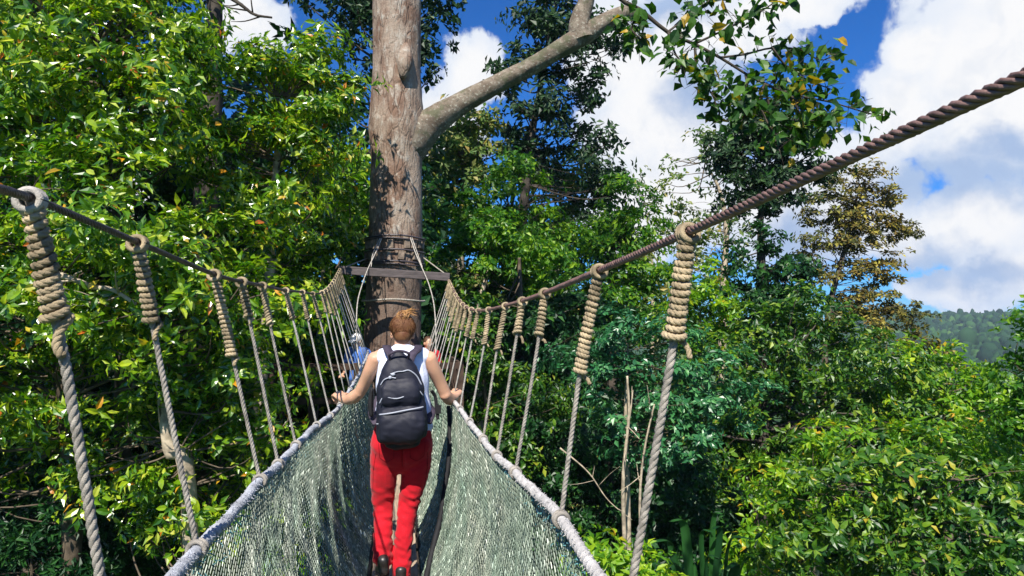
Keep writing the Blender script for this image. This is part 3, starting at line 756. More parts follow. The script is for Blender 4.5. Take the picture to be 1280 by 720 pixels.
# netting: every knotted strand is geometry
def net_surface(C_rail, side, v, t):
    ru = np.interp(v, C_rail[:, 1], C_rail[:, 0]); rz = np.interp(v, C_rail[:, 1], C_rail[:, 2])
    du = side * 0.168; dz = 0.012
    sc = 0.02 * np.maximum(0, np.sin(v / 0.5 * PI)) * (1 - t)
    b = np.sin(PI * np.clip(t, 0, 1)) ** 0.9
    x = ru + (du - ru) * t ** 1.15 + side * (0.055 * b) + side * 0.010 * np.sin(v * 9 + t * 7) * b + side * 0.008 * np.sin(v * 23 - t * 11) * b
    z = rz - 0.012 + (dz - rz) * t - 0.03 * b + 0.004 * np.sin(v * 17 + t * 5) * b - sc * 0.3
    return x, z
def net_layer(mb, C_rail, side, v0, v1, cell, rad, shift=0.0, off=0.0, skew=0.0, colorseed=0):
    nv = int((v1 - v0) / cell); nt = int(1.12 / cell); nt += nt % 2
    I, J = np.meshgrid(np.arange(nv + 1), np.arange(nt + 1), indexing='ij')
    Vv = v0 + (I + 0.5 * 0) * cell + skew * J * cell * .15 + shift
    Tt = J / nt
    Vv = Vv + RNG.normal(0, cell * 0.03, Vv.shape) + 0.35 * cell * np.sin(Tt * 9 + Vv * 3)
    Tt = np.clip(Tt + RNG.normal(0, 0.03 / nt, Tt.shape), 0, 1)
    Vc = np.clip(Vv, v0 - .02, v1 + .02)
    x, z = net_surface(C_rail, side, Vc, Tt)
    x = x + side * off + RNG.normal(0, cell * 0.03, x.shape)
    G = np.stack([x, Vc, z], -1)
    ev = (I + J) % 2 == 0
    A = []; B = []
    m = ev[:-1, :-1]; A.append(G[:-1, :-1][m]); B.append(G[1:, 1:][m])
    m = ev[:-1, 1:]; A.append(G[:-1, 1:][m]); B.append(G[1:, :-1][m])
    A = np.vstack(A); B = np.vstack(B); d = unit(B - A); 
    n1 = unit(np.cross(d, np.array([1.0, 0, 0]))); n2 = np.cross(d, n1)
    r = rad * RNG.uniform(0.8, 1.25, len(A))[:, None]
    ang = (0, 2 * PI / 3, 4 * PI / 3)
    R = [(n1 * math.cos(a) + n2 * math.sin(a)) * r for a in ang]
    V = np.stack([A + R[0], A + R[1], A + R[2], B + R[0], B + R[1], B + R[2]], 1).reshape(-1, 3)
    b = (np.arange(len(A)) * 6)[:, None]
    Q = np.concatenate([b + np.array([[0, 1, 4, 3]]), b + np.array([[1, 2, 5, 4]]), b + np.array([[2, 0, 3, 5]])])
    mb.add(V, Q)
for C_, side, lbl in ((railL, -1, 'shaded green grey netting on the left'), (railR, 1, 'sunlit pale netting on the right')):
    mb = MB()
    q = 0.95 if side > 0 else 0.70
    net_layer(mb, C_, side, 0.75, 2.6, 0.0135, 0.00165 * q)
    net_layer(mb, C_, side, 1.75, 2.6, 0.0141, 0.00120 if side > 0 else .0010, 0.004, -0.016, 0.15)
    net_layer(mb, C_, side, 2.6, 4.8, 0.0150, (0.0023 if side > 0 else 0.0030) * q)
    if side > 0: net_layer(mb, C_, side, 2.6, 4.8, 0.0158, 0.0021 * q, 0.004, -0.016, 0.15)
    net_layer(mb, C_, side, 4.8, 10.8, 0.030, 0.0080 * q)
    o = mb.build('side_net', M['net'], bridge, smooth=False, kind='stuff'); o['label'] = lbl
    # teal lacing and frayed ends under the edge rope
    fb = MB()
    for k in range(420):
        v = 0.95 + 3.6 * random.random() ** 1.5; t0 = random.random() ** 2 * 0.06
        p = np.array([0.0, v, 0.0]); p[0], p[2] = net_surface(C_, side, v, t0)
        ln = random.uniform(.006, .02)
        q = p + np.array([random.uniform(-.5, .5) * ln - side * .004, random.uniform(-1, 1) * ln, random.uniform(-1, .3) * ln])
        fb.tube([p, (p + q) / 2 + np.array([-side * .003, 0, 0]), q], 0.0013, 3, caps=False)
    fb.build('lacing', M['fray'], o, kind='stuff')
# dark band added as a tube down the inside of the right net
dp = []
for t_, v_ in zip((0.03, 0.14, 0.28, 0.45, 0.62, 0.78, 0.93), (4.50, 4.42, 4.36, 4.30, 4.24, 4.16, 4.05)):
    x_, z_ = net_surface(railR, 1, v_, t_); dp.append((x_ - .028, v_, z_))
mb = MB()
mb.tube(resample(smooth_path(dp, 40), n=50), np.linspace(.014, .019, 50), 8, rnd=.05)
mb.build('dark_band', M['black'], bridge)['label'] = 'dark band running down the inside of the right net'

# deck: ladder rails, cross rungs and boards
for s in (-1, 1):
    mb = MB(); mb.beam((s * 0.165, -0.5, -0.012), (s * 0.165, 10.8, -0.012), 0.022, 0.06); mb.build('deck_rail', M['black'], bridge, smooth=False, bevel=0.004)
for k in range(36):
    mb = MB(); y = -0.3 + k * 0.31; mb.tube([(-.155, y, -0.035), (.155, y, -0.035)], 0.012, 8); mb.build('rung', M['metal'], bridge)
y = -0.4; k = 0
while y < 10.6:
    L_ = 1.35; e = min(y + L_, 10.75)
    mb = MB(); mb.box((random.uniform(-.006, .006), (y + e) / 2, 0.0), (0.285, e - y - 0.012, 0.03), Matrix.Rotation(random.uniform(-.006, .006), 3, 'Z'))
    mb.build('plank', M['wood'], bridge, smooth=False, bevel=0.004); y = e; k += 1

# spreader beam and the ropes that hold it to the trunk
a = PV(423.5, 337.5, 10.66); b = PV(562, 346.5, 10.66)
mb = MB(); mb.beam(a, b, 0.10, 0.125); mb.build('spreader_beam', M['beam'], bridge, smooth=False, bevel=0.008)['label'] = 'dark grey tilted beam spreading the cables in front of the trunk'
def sup(pts, r=0.010):
    mb = MB(); rope(mb, smooth_path(pts, 30), r, 0.09, 3, 5, 4); mb.build('support_rope', M['rope_pale'], bridge)
sup([PV(477, 298, 11.27), PV(470, 315, 11.0), PV(460, 336, 10.58), PV(452, 358, 10.4), PV(446.5, 382, 10.2), PV(446, 425, 9.8), PV(450, 468, 9.3)])
sup([PV(475, 298, 11.27), PV(466, 318, 11.0), PV(464, 334, 10.75)], .008)
sup([PV(513, 297, 11.27), PV(519, 315, 11.0), PV(529, 338, 10.58), PV(537, 358, 10.4), PV(543, 385, 10.2), PV(545, 430, 9.8), PV(541, 468, 9.3)])
sup([PV(515, 297, 11.27), PV(523, 320, 11.0), PV(528, 334, 10.75)], .008)
# anchor ropes from beam ends back to the trunk
for (x, y, x2, y2) in ((426, 336, 462, 322), (560, 345, 524, 318)):
    mb = MB(); rope(mb, [PV(x, y, 10.7), PV(x2, y2, 11.8)], 0.012, 0.08, 3, 5, 4); mb.build('anchor_rope', M['rope_grey'], bridge)

# ------------------------------------------------------------------ tree platform with its railing
PZ = -0.27
plat = empty('tree_platform', (0, 11.8, PZ), 'dark timber platform with a post railing built round the big trunk', 'platform')
x = -1.85
while x < 1.0:
    if abs(x + 0.05) < 0.62:
        for (y0, y1) in ((10.85, 11.22), (12.42, 13.6)):
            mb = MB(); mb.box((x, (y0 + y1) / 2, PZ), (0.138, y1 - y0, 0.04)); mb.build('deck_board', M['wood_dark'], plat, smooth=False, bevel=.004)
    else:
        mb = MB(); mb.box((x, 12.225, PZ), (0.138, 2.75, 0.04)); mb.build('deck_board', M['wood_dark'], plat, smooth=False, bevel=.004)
    x += 0.148
for y in (10.95, 13.45):
    mb = MB(); mb.beam((-1.9, y, PZ - .12), (1.02, y, PZ - .12), .1, .18); mb.build('joist', M['wood_dark'], plat, smooth=False, bevel=.005)
def post(x, y, h=1.2): mb = MB(); mb.box((x, y, PZ + h / 2), (0.10, 0.10, h), Matrix.Rotation(random.uniform(-.05, .05), 3, 'Z')); mb.build('post', M['wood_dark'], plat, smooth=False, bevel=.006)
for x in (-1.9, -1.3, -0.62, 0.62, 1.0): post(x, 10.92)
for x in (-1.9, -0.9, 0, 1.0): post(x, 13.5)
for y in (11.8, 12.7):
    for x in (-1.9, 1.0): post(x, y)
for x0, y0, x1, y1 in ((-1.95, 10.92, -.57, 10.92), (.57, 10.92, 1.05, 10.92), (-1.9, 10.87, -1.9, 13.5), (1.0, 10.97, 1.0, 13.5), (-1.95, 13.5, 1.05, 13.5)):
    for h in (1.14, .62):
        mb = MB(); mb.beam((x0, y0, PZ + h), (x1, y1, PZ + h), .045, .10); mb.build('railing_bar', M['wood_dark'], plat, smooth=False, bevel=.005)
for s in (-1, 1):     # raking struts down to the trunk
    mb = MB(); mb.beam((s * 0.9, 11.0, PZ - .22), (s * .35, 11.6, PZ - 2.4), .10, .10, (0, 1, 0)); mb.build('strut', M['wood_dark'], plat, smooth=False)
# ------------------------------------------------------------------ people
def ellip(mb, c, r, rot=None, seg=20):
    u = np.linspace(0, 2 * PI, seg, endpoint=False); w = np.linspace(-PI / 2, PI / 2, seg // 2 + 1)[1:-1]
    Vv = [[0, 0, -1]] + [[math.cos(b) * math.cos(a), math.cos(b) * math.sin(a), math.sin(b)] for b in w for a in u] + [[0, 0, 1]]
    Vv = np.array(Vv) * np.array(r)
    if rot is not None: Vv = Vv @ np.array(rot.to_3x3()).T
    n = seg; rows = len(w); Q = []; T = []
    for j in range(n): T.append([0, 1 + (j + 1) % n, 1 + j])
    for i in range(rows - 1):
        for j in range(n): Q.append([1 + i * n + j, 1 + i * n + (j + 1) % n, 1 + (i + 1) * n + (j + 1) % n, 1 + (i + 1) * n + j])
    e = len(Vv) - 1
    for j in range(n): T.append([1 + (rows - 1) * n + j, 1 + (rows - 1) * n + (j + 1) % n, e])
    return mb.add(Vv + np.array(tuple(c)), Q, T)
def limb_loft(mb, secs, ref=(0, -1, 0), sides=18, power=2.0, n=28):
    """secs: (x,y,z,a,b): a half width across, b half depth; rounded closed ends"""
    S = np.array(secs, float); C = smooth_path(S[:, :3], n); m = len(C)
    d0 = np.r_[0, np.cumsum(np.linalg.norm(np.diff(S[:, :3], axis=0), axis=1))]; d1 = np.r_[0, np.cumsum(np.linalg.norm(np.diff(C, axis=0), axis=1))]; d1 = d1 / d1[-1] * d0[-1]
    A = np.interp(d1, d0, S[:, 3]); B = np.interp(d1, d0, S[:, 4])
    k = np.array([1, 2, 1]) / 4
    if m > 6:
        A[1:-1] = np.convolve(A, k, 'valid'); B[1:-1] = np.convolve(B, k, 'valid')
    Nn, Bb = frames(C, ref)      # Nn along ref (depth), Bb across
    # rounded caps
    T = np.gradient(C, axis=0); T /= np.linalg.norm(T, axis=1, keepdims=True)
    def cap(i, s):
        r = min(A[i], B[i]); o = []
        for f in (0.95, 0.75, 0.45): o.append((C[i] + s * T[i] * r * f * 0.8, A[i] * math.sqrt(1 - f * f), B[i] * math.sqrt(1 - f * f), Nn[i], Bb[i]))
        return o
    rows = cap(0, -1) + [(C[i], A[i], B[i], Nn[i], Bb[i]) for i in range(m)] + cap(-1, 1)[::-1]
    a = np.linspace(0, 2 * PI, sides, endpoint=False); ca = np.cos(a); sa = np.sin(a)
    ca = np.sign(ca) * np.abs(ca) ** (2 / power); sa = np.sign(sa) * np.abs(sa) ** (2 / power)
    V = np.array([c + AA_ * ca[:, None] * bb + BB_ * sa[:, None] * nn for c, AA_, BB_, nn, bb in rows]).reshape(-1, 3)
    R = len(rows); i = np.arange(R - 1)[:, None]; j = np.arange(sides)[None, :]; jn = (j + 1) % sides
    Q = np.stack([i * sides + j, i * sides + jn, (i + 1) * sides + jn, (i + 1) * sides + j], -1).reshape(-1, 4)
    V = np.vstack([V, rows[0][0], rows[-1][0]]); c0 = R * sides; jj = np.arange(sides); jn = (jj + 1) % sides
    T_ = np.vstack([np.stack([np.full(sides, c0), jn, jj], -1), np.stack([np.full(sides, c0 + 1), (R - 1) * sides + jj, (R - 1) * sides + jn], -1)])
    return mb.add(V, Q, T_)
def fused(mb, name, mat, parent, xf, voxel=0.006, smooth=4, deform=None, mats=None):
    """union of overlapping closed pieces as ONE continuous skin"""
    me = mesh_np(name, np.vstack(mb.V), ([np.vstack(mb.Q)] if mb.Q else []) + ([np.vstack(mb.T)] if mb.T else []), True)
    o = bpy.data.objects.new(name, me); COL.objects.link(o)
    bm = bmesh.new(); bm.from_mesh(me); bmesh.ops.recalc_face_normals(bm, faces=bm.faces); bm.to_mesh(me); bm.free()
    r = o.modifiers.new('remesh', 'REMESH'); r.mode = 'VOXEL'; r.voxel_size = voxel; r.use_smooth_shade = True
    if smooth:
        s = o.modifiers.new('smooth', 'SMOOTH'); s.factor = 0.5; s.iterations = smooth
    dg = bpy.context.evaluated_depsgraph_get(); new = bpy.data.meshes.new_from_object(o.evaluated_get(dg))
    bpy.data.objects.remove(o); bpy.data.meshes.remove(me)
    new.name = name; new.materials.clear()
    if deform:
        P = np.zeros(len(new.vertices) * 3, np.float32); new.vertices.foreach_get('co', P); P = P.reshape(-1, 3).astype(float)
        Nn = np.zeros(len(new.vertices) * 3, np.float32); new.vertices.foreach_get('normal', Nn); Nn = Nn.reshape(-1, 3)
        new.vertices.foreach_set('co', deform(P, Nn).astype(np.float32).ravel())
    new.transform(xf); new.update()
    new.polygons.foreach_set('use_smooth', np.ones(len(new.polygons), bool))
    return link(name, new, mat, parent)
def put(mb, name, mat, parent, xf, **kw):
    o = mb.build(name, mat, parent, **kw); o.data.transform(xf); return o

def skin_mat(name, col):
    m = pmat(name, col, 0.5, 0.4, 7, 0.10, bump=0.08, bscale=120)
    b = m.node_tree.nodes['Principled BSDF']; b.inputs['Subsurface Weight'].default_value = 0.12; b.inputs['Subsurface Radius'].default_value = (0.02, 0.008, 0.004); b.inputs['Subsurface Scale'].default_value = 0.3
    return m
M['skin'] = skin_mat('tanned_skin', (0.55, 0.31, 0.20))
M['shirt_white'] = pmat('pale_lilac_white_cotton', (0.66, 0.70, 0.86), 0.85, 0.2, 5, 0.10, bump=0.25, bscale=90)
M['red_trousers'] = pmat('red_cotton_twill', (0.46, 0.004, 0.014), 0.8, 0.25, 6, 0.16, bump=0.25, bscale=140, sheen=0.1)
M['navy'] = pmat('dark_navy_nylon', (0.009, 0.010, 0.020), 0.6, 0.35, 5, 0.10, bump=0.15, bscale=260)
M['navy_light'] = pmat('washed_navy_webbing', (0.045, 0.035, 0.055), 0.7, 0.35, 20, 0.3, bump=0.4, bscale=200)
M['piping'] = pmat('silver_grey_piping', (0.34, 0.36, 0.42), 0.5, 0.4, 10, 0.1)
M['hair'] = pmat('copper_blond_hair', (0.50, 0.27, 0.09), 0.42, 0.5, 30, 0.4, col2=(0.15, 0.06, 0.025))
M['hair_shaded'] = pmat('shaded_hair', (0.17, 0.08, 0.033), 0.62, 0.3, 30, 0.4, col2=(0.10, 0.035, 0.015))  # darker copy of the hair, shade below the lit bun put into the colour
M['hair_dark'] = pmat('dark_brown_hair', (0.07, 0.035, 0.02), 0.5, 0.4, 40, 0.4)
M['shoe'] = pmat('black_leather', (0.02, 0.018, 0.018), 0.4, 0.5, 20, 0.3)
M['sole'] = pmat('black_sole', (0.035, 0.03, 0.03), 0.8, 0.2, 30, 0.3)
M['eye'] = pmat('eye_white', (0.75, 0.72, 0.7), 0.2, 0.5)
M['lip'] = pmat('lip', (0.40, 0.14, 0.12), 0.5, 0.4)
M['blue_shirt'] = pmat('blue_cotton', (0.06, 0.14, 0.42), 0.85, 0.2, 6, 0.2)
M['cap'] = pmat('white_cotton_cap', (0.74, 0.73, 0.74), 0.85, 0.2, 6, 0.08)
M['red_shirt'] = pmat('red_cotton', (0.50, 0.02, 0.03), 0.85, 0.2, 6, 0.2)
M['jeans'] = pmat('dark_denim', (0.03, 0.04, 0.08), 0.85, 0.2, 8, 0.3)

def head_pieces(mb, C, Rm):
    def q(x, y, z): return Vector(C) + Rm @ Vector((x, y, z))
    ellip(mb, q(0, -.008, .018), (.074, .092, .092), Rm, 26)
    limb_loft(mb, [(*q(0, .045, .01), .060, .045), (*q(0, .052, -.045), .048, .042), (*q(0, .055, -.088), .028, .026)], ref=tuple(Rm @ Vector((0, -1, 0))))
    ellip(mb, q(0, .082, -.092), (.022, .018, .016), Rm, 12)
    limb_loft(mb, [(*q(0, .084, .015), .009, .010), (*q(0, .098, -.012), .011, .012), (*q(0, .106, -.030), .016, .013)], ref=tuple(Rm @ Vector((0, -1, 0))), sides=10)
    for s in (-1, 1):
        ellip(mb, q(s * .076, .0, -.012), (.009, .019, .031), Rm @ Matrix.Rotation(s * .25, 3, 'Z'), 14)
        ellip(mb, q(s * .030, .078, .022), (.022, .012, .009), Rm, 12)     # brow
def face_parts(C, Rm, root, xf):
    def q(x, y, z): return Vector(C) + Rm @ Vector((x, y, z))
    for s in (-1, 1):
        mb = MB(); ellip(mb, q(s * .031, .081, .004), (.013, .010, .008), Rm, 12); e = put(mb, 'eye', M['eye'], root, xf)
        mb = MB(); ellip(mb, q(s * .031, .0895, .004), (.0055, .003, .0055), Rm, 10); put(mb, 'iris', M['hair_dark'], e, xf)
    mb = MB(); ellip(mb, q(0, .094, -.058), (.023, .009, .007), Rm, 14); put(mb, 'mouth', M['lip'], root, xf)
def hand_pieces(mb, wrist, palm, fdirs, side, curl_axis, normal, r=1.0, grip=True):
    """palm ellipsoid, four fingers bent round something and a thumb from the side"""
    wrist = Vector(wrist); palm = Vector(palm); d = (palm - wrist).normalized(); nrm = Vector(normal).normalized(); acr = d.cross(nrm).normalized()
    limb_loft(mb, [(*wrist, .026 * r, .019 * r), (*(wrist + (palm - wrist) * .6), .034 * r, .017 * r), (*(palm + d * .028), .038 * r, .015 * r)], ref=tuple(nrm), sides=14)
    k0 = palm + d * .038
    lens = (.068, .077, .072, .057)
    for i in range(4):
        off = (i - 1.5) * .0185 * r
        b = k0 + acr * off - d * (.004 * abs(i - 1.2)); L = lens[i] * r
        if grip: dirs = [(d * .8 - nrm * .6), (d * .05 - nrm * 1.0), (-d * .75 - nrm * .65)]
        else: dirs = [(d * .97 - nrm * .25), (d * .85 - nrm * .5), (d * .7 - nrm * .7)]
        pts = [b - d * .012]; p = b
        for dd, f in zip(dirs, (.45, .32, .26)): p = p + dd.normalized() * L * f; pts.append(p)
        limb_loft(mb, [(*p_, w_, w_) for p_, w_ in zip(pts, (.0095 * r, .0088 * r, .0080 * r, .0068 * r))], ref=tuple(acr), sides=10, n=12)
    tb = palm - d * .02 + acr * side * .026
    td = (d * .6 + acr * side * .75 - nrm * .35).normalized(); t2 = (d * .75 + acr * side * .1 - nrm * .7).normalized()
    limb_loft(mb, [(*tb, .013 * r, .013 * r), (*(tb + td * .030), .011 * r, .011 * r), (*(tb + td * .034 + t2 * .028), .009 * r, .009 * r)], ref=(0, 0.1, 1), sides=10, n=12)
def shoe(root, xf, heel, toe, up, lift=0):
    heel = Vector(heel); toe = Vector(toe); d = (toe - heel).normalized(); L = (toe - heel).length; u = Vector(up)
    mb = MB(); limb_loft(mb, [(*(heel + u * .035), .032, .034), (*(heel + d * .07 + u * .045), .034, .045), (*(heel + d * .15 + u * .030), .043, .028), (*(toe - d * .03 + u * .020), .036, .018)], ref=tuple(u), power=2.4)
    limb_loft(mb, [(*(heel + d * .025 + u * .05), .036, .038), (*(heel + d * .02 + u * .10), .035, .036)], ref=tuple(d))
    s = fused(mb, 'shoe', M['shoe'], root, xf, 0.006, 2)
    mb = MB(); limb_loft(mb, [(*(heel - d * .005), .034, .010), (*(heel + d * .08), .033, .009), (*(heel + d * .16), .046, .009), (*(toe - d * .012), .038, .008)], ref=tuple(u), power=3)
    put(mb, 'sole', M['sole'], s, xf)

# ---- the woman on the walkway
WV = 4.2
Pw = Vector((PV(502, 600, WV).x, WV, 0.018))
woman = empty('person', tuple(Pw), 'person with copper blond bun, white sleeveless top and red trousers walking away, hands on ropes', 'person')
xf = Matrix.Translation(Pw)
mb = MB()
HC = (0.0, 0.055, 1.500); HR = Matrix.Rotation(math.radians(-20), 3, 'X') @ Matrix.Diagonal((.88, .92, .94))
head_pieces(mb, HC, HR)
limb_loft(mb, [(0, 0.02, 1.33, .062, .055), (0, .030, 1.39, .050, .050), (0, .045, 1.45, .050, .052)])
limb_loft(mb, [(0, 0, .80, .11, .08), (0, -.01, .87, .150, .095), (0, 0, .98, .125, .09), (0, .005, 1.12, .125, .09), (0, .0, 1.25, .145, .10), (0, .005, 1.345, .135, .075), (0, .012, 1.385, .07, .06)])
limb_loft(mb, [(-.06, .0, 1.375, .045, .040), (-.125, .0, 1.362, .045, .046), (-.163, .0, 1.343, .044, .048)], ref=(0, -1, 0))
limb_loft(mb, [(.06, .0, 1.375, .045, .040), (.125, .0, 1.362, .045, .046), (.163, .0, 1.343, .044, .048)], ref=(0, -1, 0))
LW = Vector((-.372, .235, 1.075)); LP = Vector((-.395, .265, 1.110))
ARM_REF = (0, -1, .2)
limb_loft(mb, [(-.160, .0, 1.35, .048, .050), (-.190, .025, 1.28, .043, .047), (-.225, .07, 1.20, .038, .041), (-.262, .11, 1.13, .036, .037)], ref=ARM_REF)
limb_loft(mb, [(-.255, .10, 1.14, .036, .037), (-.295, .14, 1.105, .040, .039), (-.335, .19, 1.085, .032, .031), (-.372, .235, 1.085, .026, .023)], ref=ARM_REF)
hand_pieces(mb, (-.368, .225, 1.088), (-.392, .268, 1.105), None, 1, None, (-.25, -.25, 1.0), grip=True)
limb_loft(mb, [(.160, .0, 1.35, .048, .050), (.190, .02, 1.28, .043, .047), (.228, .05, 1.20, .040, .042), (.268, .07, 1.115, .038, .038)], ref=ARM_REF)
limb_loft(mb, [(.262, .06, 1.12, .037, .038), (.295, .12, 1.085, .040, .039), (.325, .19, 1.080, .031, .030), (.345, .25, 1.090, .025, .022)], ref=ARM_REF)
hand_pieces(mb, (.342, .24, 1.092), (.355, .290, 1.108), None, -1, None, (.2, -.2, 1.0), grip=True)
# legs inside the trousers
limb_loft(mb, [(-.09, 0, .84, .08, .08), (-.105, .02, .62, .068, .07), (-.108, .05, .47, .050, .052), (-.108, .01, .32, .045, .048), (-.105, -.03, .17, .032, .034)])
limb_loft(mb, [(.09, 0, .84, .08, .08), (.075, .02, .62, .068, .07), (.035, .03, .45, .050, .052), (.015, .0, .28, .045, .048), (.0, -.02, .10, .032, .034)])
fused(mb, 'body', M['skin'], woman, xf, 0.0066, 2)
face_parts(HC, HR, woman, xf)
# hair: cap, nape and a loose bun of strands
def HQ(x, y, z): return Vector(HC) + HR @ Vector((x, y, z))
mb = MB(); ellip(mb, HQ(0, -.016, .026), (.0765, .090, .088), HR, 26); ellip(mb, HQ(0, -.040, -.020), (.062, .060, .066), HR, 18)
ellip(mb, HQ(0.0, -.068, .078), (.026, .024, .030), HR, 18)
hair = fused(mb, 'hair', M['hair_shaded'], woman, xf, 0.006, 2)
mb = MB()
for k in range(800):                                       # strands combed back to the bun
    a = random.uniform(-2.6, 2.6); e = random.uniform(-1.25, 1.2)
    s = np.array([math.sin(a) * math.cos(e) * .081, -math.cos(a) * math.cos(e) * .095 - .018, math.sin(e) * .093 + .028])
    t = np.array([random.uniform(-.02, .02), -.085, .075 + random.uniform(-.02, .03)])
    md = (s + t) / 2; c0 = np.array([0, -.018, .028]); md = c0 + (md - c0) * (.094 / max(np.linalg.norm(md - c0), .03))
    mb.tube([HQ(*p) for p in smooth_path([s, md, t], 8)], 0.0017, 3, caps=False)
put(mb, 'strands', M['hair_shaded'], hair, xf, kind='stuff'); mb = MB()
for k in range(190):                                       # the messy bun
    ax = unit(RNG.normal(size=3)); r = random.uniform(.022, .041); b0 = np.array([0.004, -.074, .084]) + RNG.normal(0, .006, 3)
    n1 = unit(np.cross(ax, [0.3, .2, 1])); n2 = np.cross(ax, n1); a0 = random.uniform(0, 6.28); sp = random.uniform(1.5, 4.5)
    t_ = np.linspace(0, sp, 12)
    rr = r * (1 + .10 * np.sin(t_ * 2))
    pts = b0 + rr[:, None] * (np.cos(a0 + t_)[:, None] * n1 + np.sin(a0 + t_)[:, None] * n2) * np.array([1, .85, 1.05])
    mb.tube([HQ(*p) for p in pts], 0.0021, 4, caps=False)
for k in range(70):                                        # flyaway ends
    a = random.uniform(-.5, 1.2); s = np.array([.02, -.08, .105]); dv_ = np.array([math.cos(a), -.2 + random.uniform(-.4, .3), math.sin(a) * .7])
    L_ = random.uniform(.03, .085)
    mb.tube([HQ(*p) for p in smooth_path([s + RNG.normal(0, .012, 3), s + dv_ * L_ * .5 + np.array([0, 0, .01]), s + dv_ * L_ + RNG.normal(0, .006, 3)], 8)], [0.0018, 0.0018, 0.0017, 0.0016, .0014, .0012, .001, .0008, .0006][:len(smooth_path([s, s + 1, s + 2], 8))], 3, caps=False)
put(mb, 'bun', M['hair'], hair, xf)
# sleeveless top
mb = MB()
limb_loft(mb, [(.012, -.0, .93, .178, .118), (.010, .0, 1.00, .170, .115), (.005, .0, 1.12, .158, .112), (0, -.0, 1.25, .158, .118), (0, .0, 1.315, .148, .103), (0, .004, 1.350, .128, .080), (0, .010, 1.385, .085, .066)], power=2.3)
for s in (-1, 1): limb_loft(mb, [(s * .07, .0, 1.370, .052, .050), (s * .115, .0, 1.362, .052, .053), (s * .130, .0, 1.352, .047, .052)])
def shirt_folds(P, Nn):
    f = np.sin(P[:, 2] * 38 + P[:, 0] * 30 + 2 * np.sin(P[:, 0] * 17)) * .003 + np.sin(P[:, 0] * 55 + P[:, 2] * 9) * .003 * np.clip((1.15 - P[:, 2]) * 4, 0, 1)
    return P + Nn * f[:, None]
fused(mb, 'sleeveless_top', M['shirt_white'], woman, xf, 0.006, 2, shirt_folds)
# red trousers
mb = MB()
limb_loft(mb, [(.005, .0, 1.00, .142, .100), (.003, -.005, .94, .165, .112), (0, -.018, .86, .186, .122), (0, -.018, .79, .186, .120), (0, -.005, .735, .150, .095)], power=2.3)
for s in (-1, 1): ellip(mb, (s * .085, -.068, .835), (.088, .072, .085), None, 20)
limb_loft(mb, [(-.092, -.005, .82, .093, .106), (-.102, .005, .70, .085, .096), (-.110, .03, .58, .076, .082), (-.110, .045, .47, .062, .066), (-.109, .02, .36, .057, .061), (-.108, -.005, .26, .054, .061), (-.106, -.03, .165, .058, .067)], power=2.2)
limb_loft(mb, [(.094, -.005, .82, .093, .106), (.088, .0, .70, .087, .096), (.070, .015, .60, .078, .083), (.042, .025, .46, .060, .066), (.024, .01, .34, .055, .061), (.012, -.005, .22, .053, .061), (.002, -.02, .075, .056, .069)], power=2.2)
def denim_folds(P, Nn):
    z = P[:, 2]; x = P[:, 0]
    knee = np.exp(-((z - .48) / .10) ** 2); hem = np.exp(-((z - .20) / .11) ** 2); seat = np.exp(-((z - .70) / .06) ** 2)
    f = (vnoise(x * 1.3 + 5, z * 2.6 + x * .9 + 5, .06, 31) - .5) * (.005 + .009 * knee + .012 * hem) + .0012 * knee * np.sin(z * 120 + x * 45 * np.sign(x) + 3 * np.sin(P[:, 1] * 30)) + .0020 * hem * np.sin(z * 95 - x * 70 + 2 * np.sin(x * 60)) + .0015 * seat * np.sin(z * 110 - np.abs(x) * 60)
    f += .0008 * np.sin(x * 60 + z * 14 + 4 * np.sin(z * 9))
    groove = -.010 * np.exp(-(x / .008) ** 2) * sm(-P[:, 1], .02, .08) * sm(z, .70, .76)
    return P + Nn * (f + groove)[:, None]
trou = fused(mb, 'trousers', M['red_trousers'], woman, xf, 0.0075, 3, denim_folds)
def on_surface(o, x, z, off=.0015):
    hit, loc, nrm, _ = o.ray_cast(Vector((Pw.x + x, Pw.y - .6, Pw.z + z)), Vector((0, 1, 0)))
    return (loc + nrm * off) if hit else None
def seam(name, pts, r_=.0016, mat='red_stitch'):
    q = [on_surface(trou, x, z) for x, z in resample(np.array([(x, 0, z) for x, z in pts]), step=.006)[:, [0, 2]]]; q = [p for p in q if p is not None]
    if len(q) > 2: mb = MB(); mb.tube(q, r_, 4); mb.build(name, M[mat], trou)
M['red_stitch'] = pmat('dark_red_seam', (0.22, 0.002, 0.008), 0.8, 0.2, 20, .1)
seam('seam', [(0, .90), (.001, .80), (.002, .72)])
for sx in (-1, 1):
    seam('pocket_seam', [(sx * .045, .865), (sx * .048, .775), (sx * .088, .752), (sx * .128, .780), (sx * .135, .868)], .0014)
seam('seam', [(-.150, .80), (-.165, .70), (-.168, .58)], .0014); seam('seam', [(.150, .80), (.150, .70), (.135, .58)], .0014)
shoe(woman, xf, (-.100, -.085, .095), (-.118, .150, .030), Vector((0, -.28, .96)).normalized())
shoe(woman, xf, (.000, -.085, .012), (.010, .165, .012), Vector((0, 0, 1)))

